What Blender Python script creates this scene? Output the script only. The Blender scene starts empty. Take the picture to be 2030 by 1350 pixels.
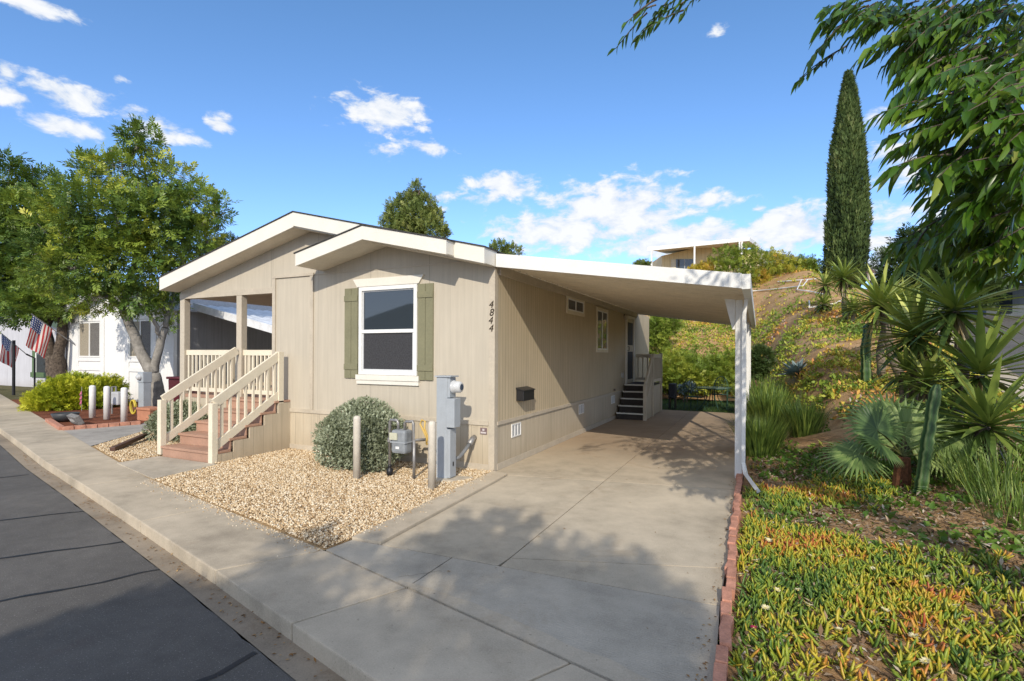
import bpy, bmesh, math, random
import numpy as np
from mathutils import Vector, Matrix, noise
random.seed(7); rng = np.random.default_rng(11)
R = math.radians
scene = bpy.context.scene
col = scene.collection

# ------------------------------------------------------------------ camera
YAW, ROLL, FPX, SY = 0.44298, 0.0042625, 1033.33, 27.38
CAM = np.array([3.66968, -7.10341, 1.8])
Fv = np.array([-math.sin(YAW), math.cos(YAW), 0]); Rv = np.array([math.cos(YAW), math.sin(YAW), 0]); Uv = np.array([0, 0, 1.])
R2 = Rv*math.cos(ROLL)+Uv*math.sin(ROLL); U2 = -Rv*math.sin(ROLL)+Uv*math.cos(ROLL)
def ray(px, py): return Fv+R2*((px-1015)/FPX)-U2*((py-675-SY)/FPX)
def at(px, py, depth): return CAM+ray(px, py)*depth              # a point of the place at this depth
def on_z(px, py, z=0.): d = ray(px, py); return CAM+d*((z-CAM[2])/d[2])
cam = bpy.data.cameras.new('camera'); cam_o = bpy.data.objects.new('camera', cam); col.objects.link(cam_o)
cam.lens = FPX/2030*36; cam.sensor_width = 36; cam.shift_y = SY/2030; cam.clip_end = 2000; cam.clip_start = 0.05
cam_o.matrix_world = Matrix.Translation(Vector(CAM)) @ Matrix.Rotation(YAW, 4, 'Z') @ Matrix.Rotation(math.pi/2, 4, 'X') @ Matrix.Rotation(ROLL, 4, 'Z')
scene.camera = cam_o

# ------------------------------------------------------------------ node helpers
def nmat(name):
    m = bpy.data.materials.new(name); m.use_nodes = True
    nt = m.node_tree; return m, nt, nt.nodes['Principled BSDF']
def nd(nt, typ, ins=None, **props):
    n = nt.nodes.new(typ)
    for k, v in props.items(): setattr(n, k, v)
    for k, v in (ins or {}).items():
        if isinstance(v, bpy.types.NodeSocket): nt.links.new(v, n.inputs[k])
        else: n.inputs[k].default_value = v
    return n
def mth(nt, op, a, b=None, c=None, clamp=False):
    ins = {0: a}
    if b is not None: ins[1] = b
    if c is not None: ins[2] = c
    return nd(nt, 'ShaderNodeMath', ins, operation=op, use_clamp=clamp).outputs[0]
def mixc(nt, f, a, b, bt='MIX'):
    n = nd(nt, 'ShaderNodeMix', None, data_type='RGBA', blend_type=bt)
    for s, v in ((n.inputs[0], f), (n.inputs[6], a), (n.inputs[7], b)):
        if isinstance(v, bpy.types.NodeSocket): nt.links.new(v, s)
        elif isinstance(v, (int, float)): s.default_value = v
        else: s.default_value = (*v[:3], 1)
    return n.outputs[2]
def ramp(nt, f, stops, interp='LINEAR'):
    n = nd(nt, 'ShaderNodeValToRGB', {0: f}); r = n.color_ramp; r.interpolation = interp
    while len(r.elements) < len(stops): r.elements.new(.5)
    for e, (p, c) in zip(r.elements, stops):
        e.position = p; e.color = (*c, 1) if len(c) == 3 else c
    return n.outputs[0]
def sstep(nt, v, lo, hi): return nd(nt, 'ShaderNodeMapRange', {0: v, 1: lo, 2: hi, 3: 0., 4: 1.}, interpolation_type='SMOOTHSTEP').outputs[0]
def pos(nt): return nd(nt, 'ShaderNodeNewGeometry').outputs['Position']
def noi(nt, vec, scale, detail=5, rough=.55, dist=0.): return nd(nt, 'ShaderNodeTexNoise', {'Vector': vec, 'Scale': scale, 'Detail': detail, 'Roughness': rough, 'Distortion': dist}).outputs[0]
def vscale(nt, vec, s): return nd(nt, 'ShaderNodeVectorMath', {0: vec, 1: s}, operation='MULTIPLY').outputs[0]
def bump(nt, b, h, strength=.3, dist=.01):
    n = nd(nt, 'ShaderNodeBump', {'Height': h, 'Strength': strength, 'Distance': dist}); nt.links.new(n.outputs[0], b.inputs['Normal'])
MATS = {}
def simple(name, c, rough=.6, var=.12, scale=6., metal=0., bmp=.1, bscale=60., spec=.4):
    if name in MATS: return MATS[name]
    m, nt, b = nmat(name); p = pos(nt)
    n1 = noi(nt, p, scale); n2 = noi(nt, p, scale*9)
    f = mth(nt, 'ADD', mth(nt, 'MULTIPLY', n1, .65), mth(nt, 'MULTIPLY', n2, .35))
    lo = [x*(1-var*1.6) for x in c]; hi = [min(1, x*(1+var)) for x in c]
    nt.links.new(ramp(nt, f, [(.3, lo), (.7, hi)]), b.inputs['Base Color'])
    b.inputs['Roughness'].default_value = rough; b.inputs['Metallic'].default_value = metal; b.inputs['Specular IOR Level'].default_value = spec
    if bmp: bump(nt, b, noi(nt, p, bscale), bmp, .004)
    MATS[name] = m; return m
def leafmat(name, stops, rough=.5, trans=.3, spec=.35, var=.0):
    """foliage: a ramp over the per-leaf 'tint' value, part of the light passing through the leaf"""
    m, nt, b = nmat(name)
    a = nd(nt, 'ShaderNodeAttribute', None, attribute_name='tint').outputs['Fac']
    f = a
    if var:
        f = mth(nt, 'ADD', a, mth(nt, 'MULTIPLY', mth(nt, 'SUBTRACT', noi(nt, pos(nt), 1.3, 3), .5), var), clamp=True)
    c = ramp(nt, f, stops)
    nt.links.new(c, b.inputs['Base Color']); b.inputs['Roughness'].default_value = rough; b.inputs['Specular IOR Level'].default_value = spec
    t = nd(nt, 'ShaderNodeBsdfTranslucent', {0: mixc(nt, .5, c, (.35, .42, .05))})
    mx = nd(nt, 'ShaderNodeMixShader', {0: trans, 1: b.outputs[0], 2: t.outputs[0]})
    nt.links.new(mx.outputs[0], nt.nodes['Material Output'].inputs[0])
    MATS[name] = m; return m
def siding(name, c, pitch=.1, groove=.012, depth=.6, streak=.25, seam=1.22, line=.45, nline=True):
    """vertical grooved plywood siding, streaked by weather, dirtier low down"""
    m, nt, b = nmat(name); p = pos(nt)
    sp = nd(nt, 'ShaderNodeSeparateXYZ', {0: p}); nrm = nd(nt, 'ShaderNodeSeparateXYZ', {0: nd(nt, 'ShaderNodeNewGeometry').outputs['True Normal']})
    isx = mth(nt, 'GREATER_THAN', mth(nt, 'ABSOLUTE', nrm.outputs[0]), .7)
    u = mth(nt, 'ADD', mth(nt, 'MULTIPLY', sp.outputs[1], isx), mth(nt, 'MULTIPLY', sp.outputs[0], mth(nt, 'SUBTRACT', 1., isx)))
    u = mth(nt, 'ADD', u, 50.)
    g = mth(nt, 'LESS_THAN', mth(nt, 'FRACT', mth(nt, 'DIVIDE', u, pitch)), groove/pitch)
    s = mth(nt, 'LESS_THAN', mth(nt, 'FRACT', mth(nt, 'DIVIDE', u, seam)), .009/seam)
    gg = mth(nt, 'MULTIPLY', g, line)
    gs = mth(nt, 'MAXIMUM', gg, mth(nt, 'MULTIPLY', s, .6))
    st = noi(nt, vscale(nt, p, (9., 9., .55)), 1.6, 6, .6)
    fine = noi(nt, vscale(nt, p, (60., 60., 2.5)), 1.5, 4, .6)
    cl = noi(nt, p, .9, 4)
    lo = [x*(1-streak) for x in c]
    base = ramp(nt, mth(nt, 'ADD', mth(nt, 'ADD', mth(nt, 'MULTIPLY', st, .5), mth(nt, 'MULTIPLY', cl, .3)), mth(nt, 'MULTIPLY', fine, .2)), [(.34, lo), (.62, c)])
    dirt = sstep(nt, mth(nt, 'ADD', sp.outputs[2], mth(nt, 'MULTIPLY', cl, .5)), .75, .15)
    base = mixc(nt, mth(nt, 'MULTIPLY', dirt, .35), base, [x*.6*k for x, k in zip(c, (1.05, .92, .75))])
    base = mixc(nt, gs, base, [x*.42 for x in c])
    nt.links.new(base, b.inputs['Base Color']); b.inputs['Roughness'].default_value = .75; b.inputs['Specular IOR Level'].default_value = .25
    h = mth(nt, 'ADD', mth(nt, 'MULTIPLY', mth(nt, 'MAXIMUM', g, s), -1.), mth(nt, 'MULTIPLY', fine, .25))
    bump(nt, b, h, depth, .006)
    MATS[name] = m; return m
def boards(name, c, rough=.6, streak=.2, gl=.0):
    """painted timber with faint grain along and grime"""
    m, nt, b = nmat(name); p = pos(nt)
    n1 = noi(nt, p, 2.5, 6, .6); n2 = noi(nt, vscale(nt, p, (25, 25, 25)), 1.2, 5)
    f = mth(nt, 'ADD', mth(nt, 'MULTIPLY', n1, .6), mth(nt, 'MULTIPLY', n2, .4))
    nt.links.new(ramp(nt, f, [(.33, [x*(1-streak) for x in c]), (.6, c)]), b.inputs['Base Color'])
    b.inputs['Roughness'].default_value = rough; b.inputs['Specular IOR Level'].default_value = .35
    bump(nt, b, n2, .15, .004); MATS[name] = m; return m

# ------------------------------------------------------------------ object helpers
def tag(o, label=None, cat=None, group=None, kind=None):
    if label: o['label'] = label
    if cat: o['category'] = cat
    if group: o['group'] = group
    if kind: o['kind'] = kind
    return o
def thing(name, label, cat, loc=(0, 0, 0), group=None):
    o = bpy.data.objects.new(name, None); o.empty_display_size = .2; col.objects.link(o); o.location = tuple(float(v) for v in loc)
    return tag(o, label, cat, group)
def dup(root, loc=None, rz=None, label=None, group=None, scale=None):
    def cp(o, parent):
        c = o.copy(); col.objects.link(c); c.parent = parent
        for ch in kids.get(o.name, []): cp(ch, c)
        return c
    kids = {}
    for o in list(col.objects):
        if o.parent: kids.setdefault(o.parent.name, []).append(o)
    r = cp(root, None)
    if loc is not None: r.location = tuple(float(v) for v in loc)
    if rz is not None: r.rotation_euler.z = rz
    if scale is not None: r.scale = (scale,)*3
    if label: r['label'] = label
    if group: r['group'] = group
    return r
def origin_of(o):
    v = Vector((0, 0, 0))
    while o is not None: v += o.location; o = o.parent
    return v
def link(name, me, mat, parent=None, smooth=False):
    o = bpy.data.objects.new(name, me); col.objects.link(o)
    if mat is not None: me.materials.append(mat)
    if smooth: me.polygons.foreach_set('use_smooth', [True]*len(me.polygons))
    if parent is not None:
        me.transform(Matrix.Translation(-origin_of(parent))); o.parent = parent
    return o
class MB:
    """collects boxes, prisms and tubes into one mesh, in world coordinates"""
    def __init__(s): s.v = []; s.f = []
    def add(s, vs, fs):
        n = len(s.v); s.v += [tuple(float(c) for c in v) for v in vs]; s.f += [tuple(i+n for i in f) for f in fs]; return s
    def box(s, a, b, M=None):
        (x0, y0, z0), (x1, y1, z1) = [min(p, q) for p, q in zip(a, b)], [max(p, q) for p, q in zip(a, b)]
        vs = [Vector(p) for p in ((x0,y0,z0),(x1,y0,z0),(x1,y1,z0),(x0,y1,z0),(x0,y0,z1),(x1,y0,z1),(x1,y1,z1),(x0,y1,z1))]
        if M is not None: vs = [M @ v for v in vs]
        return s.add(vs, [(3,2,1,0),(4,5,6,7),(0,1,5,4),(1,2,6,5),(2,3,7,6),(3,0,4,7)])
    def bar(s, p, q, w, h, up=(0, 0, 1)):
        """a rectangular bar from p to q, w across, h along 'up'"""
        p, q = Vector(p), Vector(q); d = (q-p); L = d.length; d.normalize(); up = Vector(up)
        sd = d.cross(up)
        if sd.length < 1e-4: sd = Vector((1, 0, 0))
        sd.normalize(); u = sd.cross(d).normalized()
        vs = [b+sd*(w/2*i)+u*(h/2*j) for b in (p, q) for i, j in ((-1,-1),(1,-1),(1,1),(-1,1))]
        return s.add(vs, [(0,1,2,3),(7,6,5,4),(0,4,5,1),(1,5,6,2),(2,6,7,3),(3,7,4,0)])
    def prism(s, poly, d):
        """poly: 3D points in one plane, pushed along d"""
        n = len(poly); d = Vector(d); vs = [Vector(p) for p in poly]; vs += [v+d for v in vs]
        fs = [tuple(range(n-1, -1, -1)), tuple(range(n, 2*n))]+[(i, (i+1) % n, n+(i+1) % n, n+i) for i in range(n)]
        return s.add(vs, fs)
    def tube(s, pts, rad, n=10, cap=True):
        pts = [Vector(tuple(float(c) for c in p)) for p in pts]; m = len(pts)
        rad = [rad]*m if not hasattr(rad, '__len__') else rad
        t0 = (pts[1]-pts[0]).normalized(); a = t0.orthogonal().normalized(); rings = []
        for i, p in enumerate(pts):
            t = (pts[min(i+1, m-1)]-pts[max(i-1, 0)]).normalized()
            a = (a-t*a.dot(t)).normalized(); b = t.cross(a)
            rings.append([p+(a*math.cos(2*math.pi*k/n)+b*math.sin(2*math.pi*k/n))*rad[i] for k in range(n)])
        fs = [(i*n+k, i*n+(k+1) % n, (i+1)*n+(k+1) % n, (i+1)*n+k) for i in range(m-1) for k in range(n)]
        if cap: fs += [tuple(range(n-1, -1, -1)), tuple(range((m-1)*n, m*n))]
        return s.add([v for r in rings for v in r], fs)
    def lathe(s, c, prof, n=20, axis='Z'):
        c = Vector(c); vs = []
        for r, h in prof:
            for k in range(n):
                a = 2*math.pi*k/n; x, y = r*math.cos(a), r*math.sin(a)
                vs.append(c+Vector({'Z': (x, y, h), 'Y': (x, h, y), 'X': (h, x, y)}[axis]))
        m = len(prof)
        fs = [(i*n+k, i*n+(k+1) % n, (i+1)*n+(k+1) % n, (i+1)*n+k) for i in range(m-1) for k in range(n)]
        fs += [tuple(range(n-1, -1, -1)), tuple(range((m-1)*n, m*n))]
        return s.add(vs, fs)
    def build(s, name, mat, parent=None, smooth=False, bevel=0.):
        me = bpy.data.meshes.new(name); me.from_pydata(s.v, [], s.f); me.validate()
        bm = bmesh.new(); bm.from_mesh(me); bmesh.ops.recalc_face_normals(bm, faces=bm.faces)
        if bevel:
            es = [e for e in bm.edges if len(e.link_faces) == 2 and e.calc_face_angle(0) > .6]
            bmesh.ops.bevel(bm, geom=es, offset=bevel, segments=2, profile=.6, affect='EDGES', clamp_overlap=True)
        bm.to_mesh(me); bm.free()
        o = link(name, me, mat, parent)
        if smooth:
            for p in me.polygons: p.use_smooth = len(p.vertices) == 4
        return o
def npmesh(name, V, faces, mat, parent=None, tint=None, smooth=False, kind=None):
    """V (n,3); faces: list of int arrays (m,k)"""
    me = bpy.data.meshes.new(name); V = np.asarray(V, np.float32)
    me.vertices.add(len(V)); me.vertices.foreach_set('co', V.ravel())
    tot = np.concatenate([np.full(len(f), f.shape[1]) for f in faces]); idx = np.concatenate([f.ravel() for f in faces])
    me.loops.add(len(idx)); me.loops.foreach_set('vertex_index', idx.astype(np.int32))
    me.polygons.add(len(tot)); st = np.concatenate([[0], np.cumsum(tot)[:-1]])
    me.polygons.foreach_set('loop_start', st.astype(np.int32)); me.polygons.foreach_set('loop_total', tot.astype(np.int32))
    if tint is not None:
        at_ = me.attributes.new('tint', 'FLOAT', 'POINT'); at_.data.foreach_set('value', np.asarray(tint, np.float32))
    me.update(calc_edges=True); me.validate()
    if smooth: me.polygons.foreach_set('use_smooth', np.ones(len(tot), bool))
    o = link(name, me, mat, parent)
    if kind: o['kind'] = kind
    return o
def norm(a): return a/np.maximum(np.linalg.norm(a, axis=-1, keepdims=True), 1e-9)
def frames(D, up=None, roll=None):
    """(N,3,3): columns = along, side, normal"""
    D = norm(D); up = np.array([0, 0, 1.]) if up is None else up
    S = np.cross(np.broadcast_to(up, D.shape), D); bad = np.linalg.norm(S, axis=1) < 1e-3; S[bad] = [1, 0, 0]; S = norm(S); Nn = np.cross(D, S)
    if roll is not None:
        c, s = np.cos(roll)[:, None], np.sin(roll)[:, None]; S, Nn = S*c+Nn*s, Nn*c-S*s
    return np.stack([D, S, Nn], axis=2)
def instance(tv, tf, P, M, sc):
    """copies template verts tv (k,3) / faces tf at P (N,3) with frames M and scale sc (N,) or (N,3)"""
    sc = np.asarray(sc, float); sc = sc[:, None] if sc.ndim == 1 else sc
    tvN = tv[None]*sc[:, None, :] if sc.shape[1] == 3 else tv[None]*sc[:, None, :]
    V = np.einsum('nij,nkj->nki', M, tvN)+P[:, None, :]
    N, k = len(P), len(tv); off = (np.arange(N)*k)[:, None, None]
    return V.reshape(-1, 3), [(f[None]+off).reshape(-1, f.shape[1]) for f in tf]
def merge(parts):
    Vs, Fs, Ts, n = [], {}, [], 0
    for V, fs, t in parts:
        for f in fs: Fs.setdefault(f.shape[1], []).append(f+n)
        Vs.append(V); Ts.append(t); n += len(V)
    return np.concatenate(Vs), [np.concatenate(a) for a in Fs.values()], np.concatenate(Ts)
# templates -----------------------------------------------------------
def T_leaf(w=.32, droop=.12, fold=.06):
    v = np.array([(0,0,0),(.3,w*.5,fold),(.3,-w*.5,fold),(.3,0,0),(.68,w*.38,fold-droop*.5),(.68,-w*.38,fold-droop*.5),(.68,0,-droop*.5),(1,0,-droop)], float)
    return v, [np.array([(0,3,1),(0,2,3),(4,6,7),(6,5,7)]), np.array([(1,3,6,4),(3,2,5,6)])]
def T_quad(w=.5):
    v = np.array([(0,0,0),(.5,w*.5,.06),(1,0,-.05),(.5,-w*.5,.06)], float); return v, [np.array([(0,3,2,1)])]
def T_pinnate(n=4, w=.36, L=.42):
    """a twig with n pairs of leaflets and one at the tip"""
    q, f = T_quad(w); Vs = []; Fs = []; k = 0
    for i in range(n):
        for sgn in (-1, 1):
            a = sgn*(.95-.08*i)+random.uniform(-.15, .15); c, s = math.cos(a), math.sin(a); l = L*random.uniform(.8, 1.15)
            M = np.array([[c,-s,0],[s,c,0],[0,0,1]]); vv = q*l@M.T; vv[:, 2] += random.uniform(-.1, .1)*np.linalg.norm(vv[:, :2], axis=1)/l
            vv[:, 0] += (i+.3)/n*.75; Vs.append(vv); Fs.append(f[0]+k); k += 4
    Vs.append(q*L+np.array([.72, 0, 0])); Fs.append(f[0]+k)
    return np.concatenate(Vs), [np.concatenate(Fs)]
def T_sword(seg=4, w=.07, bend=.1, v=.35):
    Vs = []; 
    for i in range(seg+1):
        t = i/seg; ww = w*(.55+1.7*t*(1-t)*1.0)*(1-t**3)*.5*1.6; z = -bend*t*t
        Vs += [(t, ww, z+ww*v), (t, 0, z), (t, -ww, z+ww*v)]
    f = [(3*i+j, 3*i+j+1, 3*i+j+4, 3*i+j+3) for i in range(seg) for j in (0, 1)]
    return np.array(Vs, float), [np.array(f)]
def T_finger(r=.10, bend=.16):
    Vs = []; rings = [(0, .75), (.4, 1.0), (.8, .75)]
    for t, k in rings:
        for a in range(3):
            an = a*2.094+.52; Vs.append((t, r*k*math.cos(an), r*k*math.sin(an)+bend*t*t))
    Vs.append((1.0, 0, bend*1.0))
    q = [(3*i+a, 3*i+(a+1) % 3, 3*i+3+(a+1) % 3, 3*i+3+a) for i in range(2) for a in range(3)]
    t = [(6+a, 6+(a+1) % 3, 9) for a in range(3)]
    return np.array(Vs, float), [np.array(q), np.array(t)]
def T_pebble():
    v = np.array([(1,0,0),(-1,0,0),(0,1,0),(0,-1,0),(0,0,1),(0,0,-1)], float)*np.array([[1.1],[.9],[1],[1.15],[.95],[1]]); return v, [np.array([(0,2,4),(2,1,4),(1,3,4),(3,0,4),(2,0,5),(1,2,5),(3,1,5),(0,3,5)])]
def T_stone():
    bm = bmesh.new(); bmesh.ops.create_icosphere(bm, subdivisions=1, radius=1.); bm.verts.ensure_lookup_table()
    V = np.array([v.co for v in bm.verts]); V *= 1+.22*(np.random.default_rng(3).random((len(V), 1))-.5); F = np.array([[v.index for v in f.verts] for f in bm.faces]); bm.free(); return V, [F]
LEAF = T_leaf(); LANCE = T_leaf(.25, .24, .05); QUAD = T_quad(); PINN = T_pinnate(); STONE = T_pebble(); FING = T_finger(); SWORD = T_sword()
def rdir(n, zb=0.):
    d = rng.normal(size=(n, 3)); d[:, 2] += zb; return norm(d)
def blob_points(blobs, n, lo=.5):
    """points in the outer shell of several ellipsoids, and the outward direction"""
    w = np.array([b[1][0]*b[1][1]+b[1][0]*b[1][2] for b in blobs], float); k = rng.choice(len(blobs), n, p=w/w.sum())
    c = np.array([b[0] for b in blobs], float)[k]; r = np.array([b[1] for b in blobs], float)[k]
    d = rdir(n); t = lo+(1-lo)*rng.random(n)**.6
    return c+d*r*t[:, None], norm(d/r), t
def foliage(name, blobs, n, size, tmpl, mat, parent, up=.3, lo=.5, spread=.8, tint=(.15, .85), patch=1.2, flat=0., keep=None):
    P, O, t = blob_points(blobs, n, lo)
    if keep is not None:
        k = keep(P); P, O, t = P[k], O[k], t[k]
    n = len(P)
    D = norm(O+rng.normal(size=(n, 3))*spread+np.array([0, 0, up])); D[:, 2] *= (1-flat)
    M = frames(D, roll=rng.normal(size=n)*.7); sc = size*(.65+.7*rng.random(n))
    V, F = instance(tmpl[0], tmpl[1], P, M, sc)
    lump = np.array([noise.noise(Vector(p)*patch) for p in P])
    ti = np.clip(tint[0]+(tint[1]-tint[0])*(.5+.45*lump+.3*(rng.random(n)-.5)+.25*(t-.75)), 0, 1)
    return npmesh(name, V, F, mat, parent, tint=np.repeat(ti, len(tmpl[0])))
def curve_pts(a, b, n=7, sag=0., wob=.0):
    a, b = np.array(a, float), np.array(b, float); o = []
    for i in range(n):
        t = i/(n-1); p = a*(1-t)+b*t; p[2] += sag*4*t*(1-t)
        if 0 < i < n-1: p = p+rng.normal(size=3)*wob
        o.append(p)
    return o
# ------------------------------------------------------------------ light and sky
SUN = Vector((-.37, 1, -.61)).normalized()
sl = bpy.data.lights.new('sun', 'SUN'); so = bpy.data.objects.new('sun', sl); col.objects.link(so)
sl.energy = 3.9; sl.angle = R(.53); sl.color = (1., .91, .77); so.rotation_euler = SUN.to_track_quat('-Z', 'Y').to_euler(); so.location = (12, -25, 20)
w = bpy.data.worlds.new('World'); scene.world = w; w.use_nodes = True
nt = w.node_tree; bg = nt.nodes['Background']
sky = nd(nt, 'ShaderNodeTexSky', None, sky_type='NISHITA', sun_disc=False, sun_elevation=math.asin(-SUN.z), sun_rotation=R(159.7), altitude=100, air_density=1., dust_density=.05, ozone_density=1.6)
hs = nd(nt, 'ShaderNodeHueSaturation', {'Saturation': 1.08, 'Value': 1.0, 'Color': sky.outputs[0]})
tc = nd(nt, 'ShaderNodeTexCoord').outputs['Generated']
sx = nd(nt, 'ShaderNodeSeparateXYZ', {0: tc}); X, Y, Z = sx.outputs[0], sx.outputs[1], sx.outputs[2]
az = mth(nt, 'ARCTAN2', X, Y); el = mth(nt, 'DIVIDE', Z, mth(nt, 'SQRT', mth(nt, 'ADD', mth(nt, 'MULTIPLY', X, X), mth(nt, 'MULTIPLY', Y, Y))))
ae = nd(nt, 'ShaderNodeCombineXYZ', {0: az, 1: el}).outputs[0]
def ang(px, py): d = ray(px, py); return math.atan2(d[0], d[1]), d[2]/math.hypot(d[0], d[1])
CLOUDS = [(752,222,104,44,1.),(770,300,42,17,.75),(852,293,58,18,.8),(1000,370,80,36,1.),(930,392,52,12,.55),(1215,420,200,74,1.15),(1130,456,215,50,1.1),(1400,400,80,26,.8),(1380,475,290,42,1.1),(1580,456,170,60,1.2),
 (1500,415,27,10,.7),(145,195,105,34,.9),(140,255,80,26,.9),(310,250,90,36,1.),(435,248,27,20,.8),(12,143,30,22,.6),(20,190,60,18,.7),(50,4,150,20,.85),(1425,65,24,12,.6),(1740,500,90,60,.9),(1790,300,80,90,.35),(1850,420,100,60,.6),(870,415,20,7,.5),(240,158,16,8,.4)]
wv = noi(nt, vscale(nt, ae, (1., 1.6, 1.)), 7., 3, .5)
wn = noi(nt, vscale(nt, ae, (1., 1.7, 1.)), 20., 8, .6, .25)
best = None
for px, py, hw, hh, wt in CLOUDS:
    a0, e0 = ang(px, py); a1, _ = ang(px+hw, py); _, e1 = ang(px, py-hh)
    q = nd(nt, 'ShaderNodeVectorMath', {0: ae, 1: (a0, e0, 0)}, operation='SUBTRACT').outputs[0]
    q = vscale(nt, q, (1/(a1-a0), 1/(e1-e0), 1))
    l = nd(nt, 'ShaderNodeVectorMath', {0: q}, operation='LENGTH').outputs[1]
    mm = mth(nt, 'MULTIPLY', mth(nt, 'SUBTRACT', 1., l), wt)
    best = mm if best is None else mth(nt, 'MAXIMUM', best, mm)
best = mth(nt, 'MAXIMUM', best, -1.2)
dens = mth(nt, 'ADD', mth(nt, 'MULTIPLY', best, .8), mth(nt, 'ADD', mth(nt, 'MULTIPLY', mth(nt, 'SUBTRACT', wn, .5), 2.3), mth(nt, 'MULTIPLY', mth(nt, 'SUBTRACT', wv, .5), .9)))
cm = mth(nt, 'MULTIPLY', sstep(nt, dens, -.02, .5), .97)
shade = ramp(nt, mth(nt, 'ADD', mth(nt, 'MULTIPLY', wn, .7), mth(nt, 'MULTIPLY', dens, .3)), [(.25, (.62, .71, .84)), (.62, (.94, .95, .97))])
tintc = ramp(nt, el, [(0., (.125, .155, .27)), (.25, (.15, .175, .215)), (.8, (.145, .18, .20))])
skyc = nd(nt, 'ShaderNodeVectorMath', {0: hs.outputs[0], 1: tintc}, operation='MULTIPLY').outputs[0]
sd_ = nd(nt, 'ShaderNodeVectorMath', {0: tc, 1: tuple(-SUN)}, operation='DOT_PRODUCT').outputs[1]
fill_glow = mth(nt, 'MULTIPLY', sstep(nt, mth(nt, 'ADD', sd_, mth(nt, 'MULTIPLY', mth(nt, 'SUBTRACT', wv, .5), .3)), -.12, .75), .45)     # added warm-white glow around the sun direction, outside the view, for fill light
nt.links.new(mixc(nt, fill_glow, mixc(nt, cm, skyc, shade), (1.4, 1.31, 1.15)), bg.inputs['Color']); bg.inputs['Strength'].default_value = 1.06
scene.view_settings.view_transform = 'Standard'; scene.view_settings.look = 'None'; scene.view_settings.exposure = 0
scene.cycles.use_denoising = True; scene.cycles.max_bounces = 6; scene.cycles.transparent_max_bounces = 8

# ------------------------------------------------------------------ ground materials
def concrete(name, c, stain=(.30, .19, .10), stainf=0., speck=.5, brushed=None, warm_y=None):
    m, nt, b = nmat(name); p = pos(nt)
    big = noi(nt, p, .55, 5, .6); mid = noi(nt, p, 3.2, 6, .65); fin = noi(nt, p, 90, 3, .7)
    f = mth(nt, 'ADD', mth(nt, 'ADD', mth(nt, 'MULTIPLY', big, .45), mth(nt, 'MULTIPLY', mid, .3)), mth(nt, 'MULTIPLY', fin, .25))
    base = ramp(nt, f, [(.37, [x*.58 for x in c]), (.5, [x*.92 for x in c]), (.62, [min(1, x*1.16) for x in c])])
    base = mixc(nt, mth(nt, 'MULTIPLY', sstep(nt, noi(nt, p, 1.6, 6, .7, .6), .55, .72), .3+stainf), base, [x*k for x, k in zip(c, (.62, .54, .46))])
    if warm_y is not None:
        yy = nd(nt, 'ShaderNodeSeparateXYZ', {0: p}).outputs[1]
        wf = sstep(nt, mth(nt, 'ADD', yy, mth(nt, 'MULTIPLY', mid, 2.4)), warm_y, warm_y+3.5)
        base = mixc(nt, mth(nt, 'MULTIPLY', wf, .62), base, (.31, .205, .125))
    base = mixc(nt, mth(nt, 'MULTIPLY', sstep(nt, noi(nt, p, 24, 3, .6), .66, .72), speck), base, [x*.5 for x in c])
    nt.links.new(base, b.inputs['Base Color']); b.inputs['Roughness'].default_value = .85; b.inputs['Specular IOR Level'].default_value = .25
    h = mth(nt, 'ADD', fin, mth(nt, 'MULTIPLY', mid, 1.2))
    if brushed is not None:
        wv_ = nd(nt, 'ShaderNodeTexNoise', {'Vector': vscale(nt, p, brushed), 'Scale': 1., 'Detail': 3}).outputs[0]
        h = mth(nt, 'ADD', h, mth(nt, 'MULTIPLY', wv_, 2.2))
    bump(nt, b, h, .3, .006); MATS[name] = m; return m
C_WALK = concrete('walk_concrete', (.51, .435, .33)); C_APRON = concrete('apron_concrete', (.47, .42, .34), brushed=(14, 90, 5))
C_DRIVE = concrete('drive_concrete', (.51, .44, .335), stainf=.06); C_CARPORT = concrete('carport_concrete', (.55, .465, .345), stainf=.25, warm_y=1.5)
C_PAD = concrete('pad_concrete', (.50, .44, .35)); C_GUT = concrete('gutter_concrete', (.31, .255, .19), stainf=.45, speck=.7)
def asphalt():
    m, nt, b = nmat('asphalt'); p = pos(nt)
    big = noi(nt, p, .5, 5, .6); fin = noi(nt, p, 120, 3, .75); mid = noi(nt, p, 6, 6, .7)
    f = mth(nt, 'ADD', mth(nt, 'ADD', mth(nt, 'MULTIPLY', big, .35), mth(nt, 'MULTIPLY', mid, .25)), mth(nt, 'MULTIPLY', fin, .4))
    base = ramp(nt, f, [(.36, (.068, .063, .058)), (.52, (.112, .105, .096)), (.68, (.18, .168, .152))])
    base = mixc(nt, mth(nt, 'MULTIPLY', sstep(nt, noi(nt, p, 95, 2, .5), .62, .72), .75), base, (.27, .255, .24))
    base = mixc(nt, mth(nt, 'MULTIPLY', sstep(nt, noi(nt, p, 1.1, 5, .6), .62, .75), .25), base, (.12, .085, .07))
    nt.links.new(base, b.inputs['Base Color']); b.inputs['Roughness'].default_value = .8; b.inputs['Specular IOR Level'].default_value = .3
    bump(nt, b, mth(nt, 'ADD', fin, mth(nt, 'MULTIPLY', mid, .6)), .5, .008); return m
ASPH = asphalt()
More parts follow.
